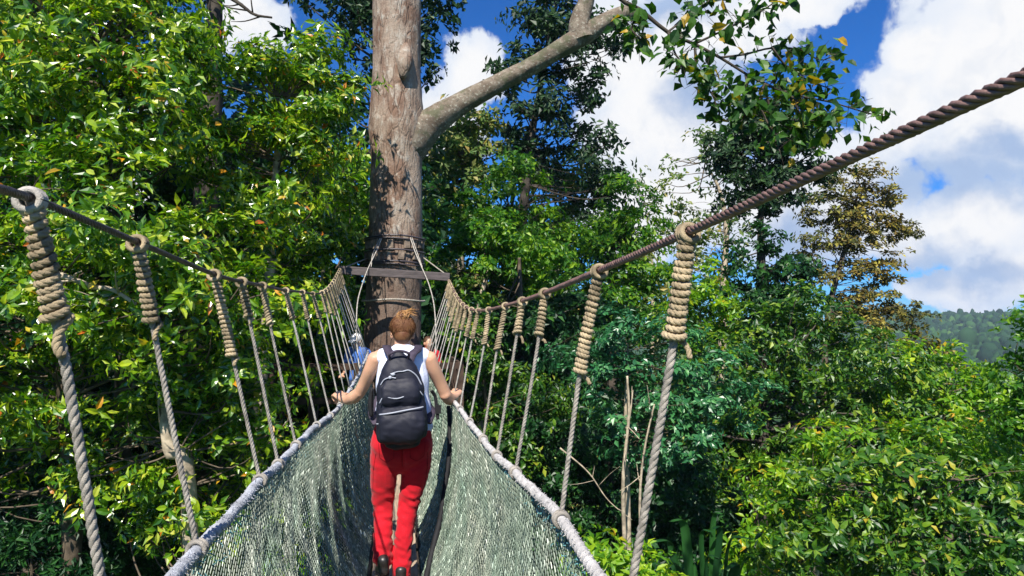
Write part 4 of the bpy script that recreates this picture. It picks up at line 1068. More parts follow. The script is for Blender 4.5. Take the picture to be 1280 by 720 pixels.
# ---- the rucksack she wears
pack = empty('backpack', tuple(Pw + Vector((0, -.2, .85))), 'dark navy backpack with silver grey piping worn by the person in red trousers', 'backpack')
ROLL = Matrix.Translation((-.012, 0, 1.05 + .055)) @ Matrix.Rotation(math.radians(-3), 4, 'Y') @ Matrix.Translation((.012, 0, -1.05))
xp = xf @ ROLL
PS = np.array([(.830, .115, .062), (.848, .146, .080), (.89, .156, .090), (.96, .156, .092), (1.05, .150, .090), (1.14, .138, .082), (1.22, .116, .070), (1.27, .094, .058), (1.31, .066, .040), (1.328, .036, .022)])
YC = -.205; XC = -.008
def psurf(x, z):
    a = np.interp(z, PS[:, 0], PS[:, 1]); b = np.interp(z, PS[:, 0], PS[:, 2])
    return YC - b * max(0, 1 - abs((x - XC) / a) ** 2.8) ** (1 / 2.8)
PS[:, 1] *= .95
mb = MB(); limb_loft(mb, [(XC, YC, z, a, b) for z, a, b in PS], power=2.8, sides=32, n=40)
def pack_folds(P, Nn):
    f = (vnoise(P[:, 0] + 5, P[:, 2] * .6 + 5, .060, 3) - .5) * .016 + (vnoise(P[:, 0] + P[:, 2] + 9, P[:, 2] - P[:, 0] * .5 + 9, .030, 8) - .5) * .005
    return P + Nn * f[:, None]
fused(mb, 'main_compartment', M['navy'], pack, xp, 0.006, 2, pack_folds)
def pocket(z0, z1, inset, bulge, name, wn):
    zz = np.linspace(z0, z1, 9); S_ = []
    for z in zz:
        e = math.sin(PI * (z - z0) / (z1 - z0)) ** 0.4 if z0 < z < z1 else 0.12
        a = np.interp(z, PS[:, 0], PS[:, 1]) * inset
        S_.append((XC, psurf(XC, z) + .012, z, a * (.86 + .14 * e), .012 + bulge * e))
    mb = MB(); limb_loft(mb, S_, power=3.0, sides=32, n=30)
    return fused(mb, name, M['navy'], pack, xp, 0.006, 2, pack_folds)
lowp = pocket(.835, 1.03, .90, .045, 'lower_pocket', 0)
midp = pocket(1.045, 1.185, .80, .028, 'middle_pocket', 0)
def pipe(pts, r=.0032, bulge=0.0, name='piping', mat='piping', extra=.004):
    q = [Vector((x, psurf(x, z) - bulge - extra, z)) for x, z in smooth_path([(x, 0, z) for x, z in pts], 30)[:, [0, 2]]]
    mb = MB(); mb.tube(q, r, 6); return put(mb, name, M[mat], pack, xp)
pipe([(-.130, 1.005), (-.06, 1.012), (.02, 1.022), (.115, 1.030)], .0045, .030)            # straight zip of the lower pocket
pipe([(-.128, 1.065), (-.10, 1.100), (-.03, 1.088), (.03, 1.105), (.085, 1.130), (.118, 1.090)], .0036, .018)
pipe([(-.118, 1.165), (-.095, 1.195), (-.06, 1.205), (-.03, 1.200)], .0034, .004)
pipe([(.01, 1.235), (.045, 1.238), (.085, 1.205), (.112, 1.150)], .0040, .004)
pipe([(-.06, 1.225), (-.02, 1.235), (.01, 1.235)], .0030, .006)
pipe([(-.150, .95), (-.120, .955), (-.10, .96)], .0030, .020)
mb = MB(); ellip(mb, (-.045, psurf(-.045, 1.222) - .012, 1.222), (.012, .006, .008)); ellip(mb, (-.062, psurf(-.06, 1.212) - .012, 1.206), (.010, .006, .010)); put(mb, 'zip_pull', M['piping'], pack, xp)
mb = MB(); mb.tube(smooth_path([(-.055, -.235, 1.300), (-.06, -.262, 1.335), (-.01, -.268, 1.352), (.045, -.262, 1.335), (.042, -.235, 1.300)], 24), .008, 8); put(mb, 'handle', M['navy_light'], pack, xp)
def strap(pts, w, th, name, mat='navy_light', n=30, parent=None):
    P = smooth_path(pts, n); Nn, Bb = frames(P, (1, 0, 0)); V = []; 
    for p, a, b in zip(P, Nn, Bb):
        V += [p + a * w + b * th, p - a * w + b * th, p - a * w - b * th, p + a * w - b * th]
    m = len(P); Q = []
    for i in range(m - 1):
        for j in range(4): Q.append([i * 4 + j, i * 4 + (j + 1) % 4, (i + 1) * 4 + (j + 1) % 4, (i + 1) * 4 + j])
    Q += [[3, 2, 1, 0], [(m - 1) * 4 + k for k in range(4)]]
    mb = MB(); mb.add(V, Q); return put(mb, name, M[mat], parent or pack, xf, smooth=True)
for s in (-1, 1):
    strap([(s * .045 - .008, -.190, 1.330), (s * .062 - .006, -.140, 1.380), (s * .088, -.075, 1.405), (s * .096, .0, 1.425), (s * .100, .075, 1.385), (s * .105, .115, 1.30), (s * .118, .120, 1.18), (s * .155, .075, 1.06), (s * .178, -.03, 1.03), (s * .145, -.16, .98)], .024, .006, 'shoulder_strap')
st = strap([(.172, -.08, 1.16), (.195, -.06, 1.12), (.205, -.06, 1.05), (.212, -.07, .985)], .010, .003, 'hanging_strap', 'black')
mb = MB(); mb.box((.216, -.065, 1.045), (.030, .022, .05)); o = put(mb, 'buckle', M['black'], pack, xf, smooth=False); 
mb = MB(); limb_loft(mb, [(-.176, -.13, 1.18, .012, .03), (-.182, -.13, 1.10, .018, .035), (-.178, -.13, 1.03, .014, .03)]); fused(mb, 'side_pocket', M['black'], pack, xf, .005, 1)

# ---- two more people waiting on the platform
def bystander(px, py_head, v, label, yaw, shirt, legs, hairm, cap=False, lean=0.0):
    x = PV(px, py_head, v).x; hz = PV(px, py_head, v).z; base = Vector((x, v, PZ + .022)); H = (hz - base.z + .06); s = H / 1.66
    root = empty('person', tuple(base), label, 'person')
    xq = Matrix.Translation(base) @ Matrix.Rotation(yaw, 4, 'Z') @ Matrix.Scale(s, 4)
    mb = MB(); C = (0, .04 + lean, 1.53); R = Matrix.Rotation(math.radians(-14), 3, 'X'); head_pieces(mb, C, R)
    limb_loft(mb, [(0, lean * .8, 1.36, .06, .055), (0, lean * .9 + .02, 1.48, .05, .05)])
    limb_loft(mb, [(0, 0, .74, .11, .09), (0, 0, .86, .165, .11), (0, 0, 1.02, .135, .10), (0, lean * .4, 1.2, .155, .11), (0, lean * .7, 1.36, .15, .08), (0, lean * .8, 1.42, .06, .05)])
    for q in (-1, 1):
        limb_loft(mb, [(q * .09, 0, .86, .085, .09), (q * .095, .02, .48, .055, .06), (q * .10, -.01, .10, .036, .040)])
        limb_loft(mb, [(q * .12, lean * .7, 1.385, .05, .05), (q * .185, lean * .6, 1.34, .045, .048), (q * .235, lean * .4 + .0, 1.10, .038, .040), (q * .225, .06, 1.05, .036, .036), (q * .19, .19, .98, .025, .023)])
        hand_pieces(mb, (q * .192, .185, .982), (q * .175, .235, .975), None, -q, None, (0, 0, 1), grip=True)
    fused(mb, 'body', M['skin'], root, xq, 0.012, 2); face_parts(C, R, root, xq)
    mb = MB(); limb_loft(mb, [(0, 0, .92, .168, .125), (0, 0, 1.05, .150, .115), (0, lean * .4, 1.22, .168, .125), (0, lean * .7, 1.36, .158, .09), (0, lean * .8, 1.41, .08, .065)], power=2.3)
    for q in (-1, 1): limb_loft(mb, [(q * .12, lean * .7, 1.385, .058, .058), (q * .185, lean * .6, 1.34, .056, .060), (q * .222, lean * .5, 1.19, .050, .052)])
    fused(mb, 't_shirt', shirt, root, xq, 0.012, 2, shirt_folds)
    mb = MB(); limb_loft(mb, [(0, 0, .98, .150, .115), (0, 0, .84, .178, .125), (0, 0, .74, .13, .10)])
    for q in (-1, 1): limb_loft(mb, [(q * .09, 0, .84, .095, .105), (q * .097, .02, .48, .068, .074), (q * .10, -.01, .08, .058, .064)])
    fused(mb, 'trousers', legs, root, xq, 0.012, 2, denim_folds)
    for q in (-1, 1): shoe(root, xq, (q * .10, -.08, .012), (q * .125, .17, .012), Vector((0, 0, 1)))
    mb = MB(); Vq = lambda x, y, z: Vector(C) + R @ Vector((x, y, z))
    ellip(mb, Vq(0, -.02, .03), (.080, .093, .088), R, 20); ellip(mb, Vq(0, -.05, -.02), (.066, .055, .075), R, 16)
    fused(mb, 'hair', hairm, root, xq, 0.012, 1)
    if cap:
        mb = MB(); ellip(mb, Vq(0, -.012, .052), (.089, .103, .080), R, 20); limb_loft(mb, [(*Vq(0, .06, .045), .07, .006), (*Vq(0, .12, .038), .066, .006), (*Vq(0, .165, .025), .04, .005)], ref=tuple(R @ Vector((0, 0, 1))))
        c_ = fused(mb, 'cap', M['cap'], root, xq, 0.006, 1)
    return root
bystander(449, 421, 11.30, 'person in blue shirt and white cap waiting on the tree platform left of the trunk', math.radians(150), M['blue_shirt'], M['jeans'], M['hair_dark'], True, .05)
bystander(533.5, 424, 11.34, 'person in red shirt waiting on the platform right of the trunk, partly hidden', math.radians(-160), M['red_shirt'], M['jeans'], M['hair_dark'], False, .03)
# ------------------------------------------------------------------ vegetation
TR_ = tree
# ---- left side, front layer (singles = leaves that can be picked out one by one)
tree('leafy_tree', 'glossy leafed tree filling the upper left corner, whorls of yellow green leaves', 'tree',
     [(40, 30, 120), (130, 70, 100, -.4), (60, 160, 105), (185, 20, 62, .4), (170, 150, 90, -.6), (225, 90, 42, .2), (232, 22, 34, .2), (250, 60, 26, .3), (-60, 100, 140, .5), (-40, -60, 130, .8), (110, -60, 110, .8)],
     8.6, M['leaf_left'], 0.118, .2, 7, 0.6, trunk=[(120, 60, .5), (150, 300, .7), (150, 700, 1.0)], trunk_r=.13, group=None, singles=300, twigs=130)
tree('leafy_tree', 'glossy leafed tree behind the first left hanger ropes, dark gaps and orange leaves', 'tree',
     [(50, 290, 100), (150, 270, 95, -.5), (80, 400, 110), (200, 360, 85, -.2), (-50, 340, 140, .3), (150, 450, 70, .2), (30, 500, 70, .4), (-60, 500, 110, .6)],
     7.8, M['leaf_left'], 0.112, .21, 7, .5, trunk=[(60, 290, .5), (80, 500, .6), (90, 700, .6)], trunk_r=.12, singles=300, twigs=140)
tree('leafy_tree', 'tall leafy tree just left of the big trunk, top against a sky patch', 'tree',
     [(295, 140, 65), (360, 110, 55, .3), (325, 220, 75), (395, 165, 50, .2), (400, 70, 34, .5), (395, 255, 50, 1.5), (260, 200, 60, .2), (375, 300, 52, 1.0), (345, 75, 30, .3), (425, 115, 26, .5)],
     9.8, M['leaf_left'], 0.122, .2, 7, .85, bark='pale_bark', trunk=[(350, 120, .3), (340, 300, .4), (320, 600, .5)], trunk_r=.10, singles=300, twigs=130)
tree('leafy_tree', 'leafy tree below the left cable with lower sunlit branches near the net', 'tree',
     [(280, 330, 80), (350, 400, 70), (240, 430, 80, -.2), (310, 480, 80, .1), (200, 540, 70, -.1), (270, 580, 80, .1), (350, 560, 55, 2.5), (160, 620, 70, .2), (230, 680, 80, .2), (400, 440, 45, 4.5), (410, 370, 40, 4.5), (330, 680, 80, .5), (110, 560, 50, .3)],
     8.4, M['leaf_left'], 0.112, .21, 7, .48, bark='pale_bark', trunk=[(185, 400, -.1), (200, 480, -.25), (212, 560, -.3), (238, 660, -.3)], trunk_r=.095, singles=300, twigs=140)
tree('leafy_sapling', 'yellow green sapling hanging bright leaves over the left edge of the big trunk', 'tree',
     [(432, 225, 24), (415, 260, 26), (442, 252, 18), (405, 215, 24), (440, 195, 12), (425, 300, 24), (408, 330, 22)],
     12.6, M['leaf_yellow'], 0.15, .2, 7, .6, bark='pale_bark', trunk=[(425, 240), (405, 330), (395, 500)], trunk_r=.05, singles=120, twigs=30)
# the darker trees behind them
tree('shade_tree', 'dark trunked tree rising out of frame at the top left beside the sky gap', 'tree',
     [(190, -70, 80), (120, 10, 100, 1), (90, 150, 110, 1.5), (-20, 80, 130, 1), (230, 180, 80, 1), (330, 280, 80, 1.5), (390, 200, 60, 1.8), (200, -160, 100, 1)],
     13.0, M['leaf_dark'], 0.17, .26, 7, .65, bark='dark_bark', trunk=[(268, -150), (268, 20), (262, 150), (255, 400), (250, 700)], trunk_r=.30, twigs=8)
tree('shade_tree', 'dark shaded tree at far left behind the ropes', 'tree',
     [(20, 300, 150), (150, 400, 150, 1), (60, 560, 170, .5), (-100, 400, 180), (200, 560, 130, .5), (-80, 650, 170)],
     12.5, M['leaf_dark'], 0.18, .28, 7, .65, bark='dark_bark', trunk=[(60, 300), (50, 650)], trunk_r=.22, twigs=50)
tree('shade_tree', 'shaded tree behind the left netting and platform railing', 'tree',
     [(330, 400, 110), (400, 330, 90, .5), (300, 560, 140), (420, 480, 110), (430, 620, 110), (380, 700, 120), (480, 560, 90, 1.2), (450, 250, 60, 1.5)],
     13.6, M['leaf_green'], 0.15, .26, 7, .65, bark='dark_bark', trunk=[(400, 380), (395, 700)], trunk_r=.18, twigs=40)
tree('backdrop_tree', 'tall dark tree top seen left of the big trunk in the upper sky', 'tree',
     [(455, 20, 38), (485, 60, 45), (535, 50, 28), (540, 15, 24), (525, 85, 20), (425, -10, 38), (380, -15, 26), (500, -40, 70), (450, 150, 50)],
     22, M['leaf_tall'], 0.22, .26, 6, .55, bark='dark_bark', trunk=[(500, 0), (495, 300), (490, 600)], trunk_r=.3, twigs=40)
tree('fern_tree', 'bluish dark ferny shrub in the bottom left corner shade', 'shrub',
     [(30, 600, 75), (80, 680, 80), (-50, 660, 110, .4), (130, 720, 60, .2), (10, 560, 50, .4)], 8.8, M['leaf_dark'], 0.10, .16, 9, .8, trunk=[(40, 640)], trunk_r=.05, twigs=40)
for (px, py, D, r, lb) in ((150, 440, 16, 230, 'left'), (380, 300, 18, 190, 'mid')):
    tree('forest_tree', 'deep shaded forest tree filling gaps behind the leafy trees, %s' % {'left': 'far left', 'mid': 'left of the trunk'}[lb], 'tree',
         [(px, py, r), (px - 60, py - 130, r * .6), (px + 40, py + 180, r * .8), (px - 130, py + 60, r * .8)], D, M['leaf_dark'], 0.26, .32, 6, .6, bark='dark_bark', trunk=[(px, py), (px, py + 250)], trunk_r=.3, twigs=30)

# ---- middle, behind the trunk and to its right
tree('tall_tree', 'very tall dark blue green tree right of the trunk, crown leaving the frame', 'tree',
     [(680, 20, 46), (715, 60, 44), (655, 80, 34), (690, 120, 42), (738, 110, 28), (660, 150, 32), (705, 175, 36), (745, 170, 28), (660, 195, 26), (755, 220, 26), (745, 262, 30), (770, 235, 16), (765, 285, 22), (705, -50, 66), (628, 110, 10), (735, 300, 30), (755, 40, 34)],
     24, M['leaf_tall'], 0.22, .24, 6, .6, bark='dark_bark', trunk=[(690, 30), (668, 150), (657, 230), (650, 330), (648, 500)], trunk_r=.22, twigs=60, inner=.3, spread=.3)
tree('forest_tree', 'pale yellowish tree crown just below the tall dark tree', 'tree',
     [(725, 205, 34), (705, 245, 34), (745, 240, 26), (680, 220, 24), (690, 270, 30)], 27, M['leaf_pale'], 0.24, .24, 6, .6, bark='pale_bark', trunk=[(712, 230), (708, 400)], trunk_r=.18, twigs=40, spread=.25)
tree('forest_tree', 'light green tree crown right beside the upper trunk under the limb', 'tree',
     [(560, 190, 40), (595, 165, 36), (540, 230, 34), (620, 200, 36), (580, 240, 40), (545, 175, 22), (600, 150, 24)], 25, M['leaf_pale'], 0.22, .24, 6, .7, bark='pale_bark', trunk=[(580, 200), (575, 400)], trunk_r=.2, twigs=50, spread=.25)
tree('forest_tree', 'green crown between the trunk and the tall tree, halfway up', 'tree',
     [(640, 240, 45), (600, 270, 40), (670, 290, 46), (560, 280, 36), (625, 210, 28), (700, 320, 48)], 21, M['leaf_bright'], 0.17, .24, 6, .6, bark='dark_bark', trunk=[(640, 260), (640, 400)], trunk_r=.2, twigs=40, spread=.22)
tree('broadleaf_tree', 'vivid green layered tree in full sun right of the spreader beam', 'tree',
     [(600, 290, 34), (640, 300, 34, -.3), (670, 320, 34), (575, 310, 24), (615, 325, 34), (650, 345, 30), (555, 340, 24), (690, 345, 26)], 15.5, M['leaf_bright'], 0.13, .22, 7, .75, bark='pale_bark', trunk=[(625, 300), (600, 380), (600, 480)], trunk_r=.09, twigs=50, spread=.14, singles=60)
tree('forest_tree', 'rounded green tree left of the first right hand coil', 'tree',
     [(770, 250, 34), (790, 285, 34), (760, 320, 44), (800, 330, 34), (720, 380, 50), (780, 380, 46), (810, 290, 16), (750, 285, 30)], 22, M['leaf_bright'], 0.17, .24, 6, .6, bark='dark_bark', trunk=[(765, 300), (765, 480)], trunk_r=.2, twigs=40, spread=.2)
tree('forest_tree', 'shaded tree behind the right hand hanger ropes', 'tree',
     [(600, 400, 60), (660, 410, 70), (720, 440, 70), (580, 470, 60), (640, 500, 80), (560, 560, 80), (700, 520, 70), (540, 400, 40), (540, 330, 30)], 16.5, M['leaf_dark'], 0.15, .24, 7, .85, bark='dark_bark', trunk=[(650, 320), (652, 420), (650, 600)], trunk_r=.14, twigs=60)
tree('broadleaf_tree', 'mid green tree behind the last right hangers, speckled with sun', 'tree',
     [(560, 420, 36), (585, 390, 30), (600, 450, 40), (570, 480, 36), (640, 470, 36), (620, 520, 40), (650, 560, 40), (690, 500, 34)], 13.2, M['leaf_green'], 0.115, .22, 7, .6, trunk=[(600, 430), (610, 600)], trunk_r=.07, twigs=50, singles=80)

# ---- right side
tree('pale_tree', 'sparse pale tree with bare light trunk standing before the clouds', 'tree',
     [(880, 190, 26), (850, 240, 24), (905, 205, 18), (860, 275, 20), (900, 260, 22), (840, 210, 14), (885, 300, 24), (920, 290, 18), (865, 320, 18)], 30, M['leaf_pale'], 0.24, .24, 6, .30, bark='pale_bark', trunk=[(878, 195), (900, 240), (908, 290), (905, 350), (903, 480)], trunk_r=.16, twigs=80, inner=.2, spread=.28)
tree('pale_tree', 'small pale feathery tree right of the rounded dark tree', 'tree',
     [(800, 245, 18), (820, 262, 14), (788, 225, 12), (835, 290, 16), (845, 330, 18), (838, 360, 18)], 32, M['leaf_pale'], 0.22, .22, 6, .28, bark='pale_bark', trunk=[(805, 245), (815, 330), (815, 460)], trunk_r=.10, twigs=40, inner=.2, spread=.25)
tree('tall_tree', 'round crowned dark tree crossing the brown cable, against the clouds', 'tree',
     [(965, 175, 50), (925, 200, 36), (1005, 195, 38), (960, 225, 42), (985, 145, 36), (935, 150, 32), (905, 175, 20), (1010, 225, 24), (915, 225, 20), (950, 135, 20)], 21, M['leaf_tall'], 0.17, .24, 6, .95, bark='dark_bark', trunk=[(962, 180), (952, 260), (950, 340), (950, 520)], trunk_r=.13, twigs=70, spread=.2)
tree('climber_tree', 'dark tree wrapped in creepers below the round crowned tree', 'tree',
     [(945, 330, 34), (975, 350, 34), (960, 300, 20), (990, 380, 34), (930, 385, 34), (965, 400, 40), (1000, 330, 16)], 20, M['leaf_dark'], 0.16, .26, 7, .85, bark='dark_bark', trunk=[(955, 300), (955, 500)], trunk_r=.15, twigs=40, spread=.18)
tree('bronze_tree', 'open tree with layered bronze brown foliage against the sky', 'tree',
     [(1055, 225, 24), (1085, 215, 20), (1030, 250, 26), (1075, 255, 30), (1115, 245, 22), (1060, 270, 30), (1080, 340, 26), (1000, 320, 16), (1050, 290, 28), (1095, 290, 28), (1125, 285, 18), (1020, 300, 20), (1070, 325, 26), (1110, 330, 22), (1030, 345, 22), (1065, 365, 22), (1100, 370, 26), (1130, 385, 24), (1085, 400, 24), (1150, 405, 16), (1110, 415, 20), (1040, 395, 18), (1145, 280, 8), (1010, 270, 14)],
     26, M['leaf_brown'], 0.16, .24, 6, .5, bark='twig', trunk=[(1075, 230), (1062, 290), (1048, 340), (1035, 400), (1030, 520)], trunk_r=.12, twigs=110, inner=.2, spread=.2, thick=.55, flat=.85, up=.9)
tree('bushy_tree', 'bright yellow green tree glowing behind the thick coil', 'tree',
     [(870, 360, 30), (890, 390, 32), (865, 410, 30), (900, 420, 26), (845, 395, 24), (880, 440, 24)], 19, M['leaf_yellow'], 0.14, .24, 7, .7, trunk=[(875, 380), (875, 520)], trunk_r=.08, twigs=30, spread=.14)
tree('feathery_tree', 'tree with bluish green feathered leaves in the middle distance right of the hangers', 'tree',
     [(790, 420, 50), (850, 440, 50), (900, 470, 45, -.3), (830, 490, 50), (760, 470, 46), (890, 520, 48), (940, 510, 30), (790, 540, 46), (720, 440, 34), (850, 550, 40)],
     11.5, M['leaf_teal'], 0.10, .24, 8, .42, bark='pale_bark', trunk=[(785, 430), (782, 520), (785, 640)], trunk_r=.045, twigs=70, singles=200, elev=(0, .4), up=1.0)
tree('shade_tree', 'tree in deep shade under the feathery tree with thin pale stems', 'tree',
     [(730, 560, 70), (790, 620, 80), (700, 640, 60, .5), (850, 620, 70), (880, 700, 70), (780, 700, 80), (640, 620, 50, .5)], 13.6, M['leaf_dark'], 0.12, .24, 7, .65, bark='dark_bark', trunk=[(760, 560), (770, 700)], trunk_r=.09, twigs=50, singles=60)
tree('forest_tree', 'dark green tree mass right of centre below the bronze tree', 'tree',
     [(940, 440, 60), (1000, 430, 60), (1050, 450, 56), (970, 510, 70), (1050, 520, 70), (1110, 480, 50), (1110, 540, 60), (900, 560, 60), (1000, 590, 80)], 15.5, M['leaf_green'], 0.135, .24, 7, .52, bark='dark_bark', trunk=[(960, 460), (950, 700)], trunk_r=.20, twigs=60, singles=100)
tree('forest_tree', 'sunny yellow green tree top in front of the distant hill', 'tree',
     [(1130, 460, 34), (1165, 480, 34), (1200, 470, 34), (1235, 480, 34), (1180, 520, 46), (1230, 530, 46), (1100, 490, 30), (1150, 440, 14), (1265, 500, 30)], 16, M['leaf_yellow'], 0.13, .24, 7, .5, trunk=[(1180, 480), (1185, 640)], trunk_r=.12, twigs=50, singles=80)
tree('bronze_shrub', 'small tree with orange bronze top leaves in front of the hill', 'tree',
     [(1145, 425, 14), (1165, 440, 14), (1125, 440, 14), (1185, 448, 12)], 19, M['leaf_brown'], 0.14, .24, 6, .6, trunk=[(1150, 430), (1150, 560)], trunk_r=.05, twigs=20, spread=.1)
tree('leafy_tree', 'bright tree cut off by the right edge of the frame', 'tree',
     [(1275, 430, 24), (1290, 480, 36), (1265, 520, 30), (1300, 400, 24), (1310, 550, 50), (1262, 460, 14)], 10.5, M['leaf_bright'], 0.10, .26, 7, .8, trunk=[(1290, 450), (1290, 650)], trunk_r=.06, twigs=30, singles=100)
tree('leafy_tree', 'broad leafed tree filling the lower right corner with drooping whorls', 'tree',
     [(1040, 620, 70), (1120, 600, 70, .2), (1190, 620, 75), (1260, 620, 75, .3), (1080, 690, 80), (1180, 700, 80), (1280, 710, 90), (1000, 690, 60), (1130, 740, 80)],
     9.6, M['leaf_green'], 0.125, .22, 7, .42, bark='pale_bark', trunk=[(1150, 600), (1150, 720)], trunk_r=.09, twigs=90, tight=.85, singles=300)
tree('leafy_tree', 'light green tree with yellowish whorls left of the lower right corner tree', 'tree',
     [(1010, 560, 44), (1060, 560, 50), (970, 600, 40), (1120, 560, 46), (960, 660, 46), (1010, 640, 50), (1170, 560, 50), (940, 700, 40), (1230, 570, 50)],
     11.6, M['leaf_yellow'], 0.12, .2, 7, .36, bark='pale_bark', trunk=[(1020, 600), (1020, 740)], trunk_r=.06, twigs=60, tight=.85, singles=200)
tree('sunlit_shrub', 'yellow green shrub at the bottom edge just right of the net', 'shrub',
     [(745, 690, 26), (775, 705, 26), (800, 720, 28), (740, 730, 30), (770, 745, 34), (715, 710, 16), (820, 750, 30)], 6.2, M['leaf_yellow'], 0.085, .2, 7, .6, bark='pale_bark', trunk=[(770, 730)], trunk_r=.03, twigs=30, singles=200, spread=.1)
tree('forest_tree', 'background tree closing the gap under the sky right of the rounded tree', 'tree',
     [(830, 400, 50), (880, 350, 40, 4), (1010, 400, 60), (930, 440, 70), (1090, 470, 60), (850, 470, 60), (1180, 520, 60), (1280, 560, 60)], 34, M['leaf_green'], 0.28, .28, 6, .42, bark='dark_bark', trunk=[(900, 420), (900, 560)], trunk_r=.3, twigs=40, spread=.4)
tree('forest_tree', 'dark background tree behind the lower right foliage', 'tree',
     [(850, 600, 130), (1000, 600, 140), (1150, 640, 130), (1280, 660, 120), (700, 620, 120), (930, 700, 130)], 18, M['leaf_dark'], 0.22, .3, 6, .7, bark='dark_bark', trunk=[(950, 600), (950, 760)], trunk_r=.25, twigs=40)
tree('forest_tree', 'background crowns behind the middle of the walkway', 'tree',
     [(560, 300, 80), (640, 380, 100), (740, 350, 80), (540, 480, 100), (680, 520, 120), (480, 400, 100), (800, 460, 90), (560, 200, 40)], 27, M['leaf_pale'], 0.24, .28, 6, .7, bark='dark_bark', trunk=[(640, 380), (640, 560)], trunk_r=.3, twigs=40, spread=.35)

# ---- bare pale stems and a fallen-looking branch on the left
def stem(name, label, pts, D, r, mat, cat='branch'):
    P = [W(p[0], p[1], D + (p[2] if len(p) > 2 else 0)) for p in pts]
    mb = MB(); q = smooth_path(P, 30); mb.tube(q, np.linspace(r, r * .45, len(q)), 9, rnd=.08)
    for k in range(4):
        s = q[random.randint(len(q) // 3, len(q) - 4)]; d = unit(RNG.normal(size=3) + np.array([0, 0, .6]))
        L_ = random.uniform(.2, .5) * (D / 8)
        mb.tube(smooth_path([s, s + d * L_ * .5 + RNG.normal(0, .02, 3), s + d * L_], 6), np.linspace(r * .4, r * .12, 7)[:len(smooth_path([s, s + d, s + d * 2], 6))], 5)
    o = mb.build(name, M[mat]); return tag(o, label, cat)
stem('bare_branch', 'bare pale branch slanting behind the first left hanger coil', [(52, 338), (80, 345), (115, 358), (140, 362), (170, 380)], 7.2, .038, 'pale_bark')
stem('bare_branch', 'thin pale twig beside the second left coil', [(105, 380), (125, 378), (155, 368)], 7.2, .014, 'pale_bark')
stem('dead_sapling', 'thin upright grey stem rising through the shade right of the net', [(781, 690), (779, 600), (786, 520), (784, 470)], 10.6, .035, 'pale_bark', 'sapling')
stem('dead_sapling', 'second thin stem forking left of the thick right hanger rope', [(802, 700), (800, 620), (806, 560), (818, 505)], 10.7, .026, 'pale_bark', 'sapling')
stem('tree_snag', 'short dark broken stem standing behind the right cable', [(650, 400), (650, 360), (649, 322)], 14.6, .075, 'twig', 'snag')
stem('bare_branch', 'curved bare twig hanging in the shade right of the net', [(700, 560), (735, 590), (760, 625), (790, 650)], 10.8, .014, 'pale_bark')

# ---- broad banana-like leaves low on the right
bp_ = empty('banana_plant', tuple(W(880, 760, 10.8)), 'banana plant with long broad upright leaves in the lower right shade', 'plant')
base = np.array(tuple(W(880, 780, 10.8)))
for k, (px, py, bend) in enumerate([(832, 668, -2), (852, 640, -1.2), (876, 655, .8), (893, 632, .5), (916, 664, 1.4), (940, 690, 2.2), (842, 700, -2.2), (902, 650, -1.0), (862, 700, -1), (820, 700, -2.6), (950, 706, 2.3), (884, 690, 1.2), (925, 700, -1.4)]):
    tip = np.array(tuple(W(px, py, 10.8 + random.uniform(-.6, .4)))); b0 = base + np.array([(px - 880) / 850 * 4, 0, 0])
    C = smooth_path([b0, b0 * .55 + tip * .45, b0 * .15 + tip * .85 + np.array([0, 0, .10]), tip + np.array([bend * .22, -.1, -.10])], 21); n = len(C)
    Nn, Bb = frames(C, (math.cos(bend * .5), math.sin(bend * .5), 0))
    w = random.uniform(.05, .085) * np.sin(np.linspace(0.15, PI, n)) ** .7
    V = np.stack([C + Nn * w[:, None] - Bb * w[:, None] * .35, C, C - Nn * w[:, None] - Bb * w[:, None] * .35], 1).reshape(-1, 3)
    i = np.arange(n - 1) * 3
    Q = np.concatenate([np.stack([i, i + 1, i + 4, i + 3], -1), np.stack([i + 1, i + 2, i + 5, i + 4], -1)])
    link('leaf', mesh_np('leaf', V, Q, True), M['leaf_banana'], bp_)

# ---- overhanging branch with single large leaves at the top right (hangs from the crown above)
ov = empty('overhanging_branch', tuple(W(760, -60, 5.4)), 'thin dark branch with single hanging leaves reaching down from the top against clouds', 'branch')
BR = [[(740, -60), (772, -5), (800, 12), (835, 40), (868, 55), (900, 72), (932, 92), (955, 105)],
      [(868, 55), (900, 40), (930, 25), (965, 5), (990, -20)], [(900, 72), (930, 68), (965, 60), (1000, 62), (1025, 75), (1045, 68)],
      [(932, 92), (965, 108), (1000, 120), (1040, 128), (1080, 140), (1108, 146)], [(955, 105), (985, 118), (1020, 145), (1050, 160)],
      [(835, 40), (860, 20), (885, 2), (910, -20)], [(868, 55), (872, 90), (890, 118), (902, 150)], [(800, 12), (790, 35), (800, 48)], [(932, 92), (935, 120), (930, 150)], [(965, 60), (985, 85), (1010, 100), (1040, 112)],
      [(955, 105), (965, 140), (985, 160), (1000, 150)], [(835, 40), (850, 75), (895, 95)], [(955, 105), (950, 130), (965, 165), (975, 190)], [(985, 118), (1010, 160), (1015, 185)]]
mb = MB(); tips = []
for bi, pts in enumerate(BR):
    dz = random.uniform(-.35, .35) if bi else 0
    P3 = [W(x, y, 5.4 + dz * (i / (len(pts) - 1))) for i, (x, y) in enumerate(pts)]
    q = smooth_path(P3, 24); r0 = .021 if bi == 0 else .010
    o_ = MB(); o_.tube(q, np.linspace(r0, .004 if bi else .008, len(q)), 7, rnd=.08); o_.build('twig' if bi else 'stem', M['dark_bark'], ov)
    for k in range(26 if bi else 14):
        t = q[random.randint(len(q) // 4 if bi else len(q) // 5, len(q) - 1)]; tips.append((t, bi))
nl = 0
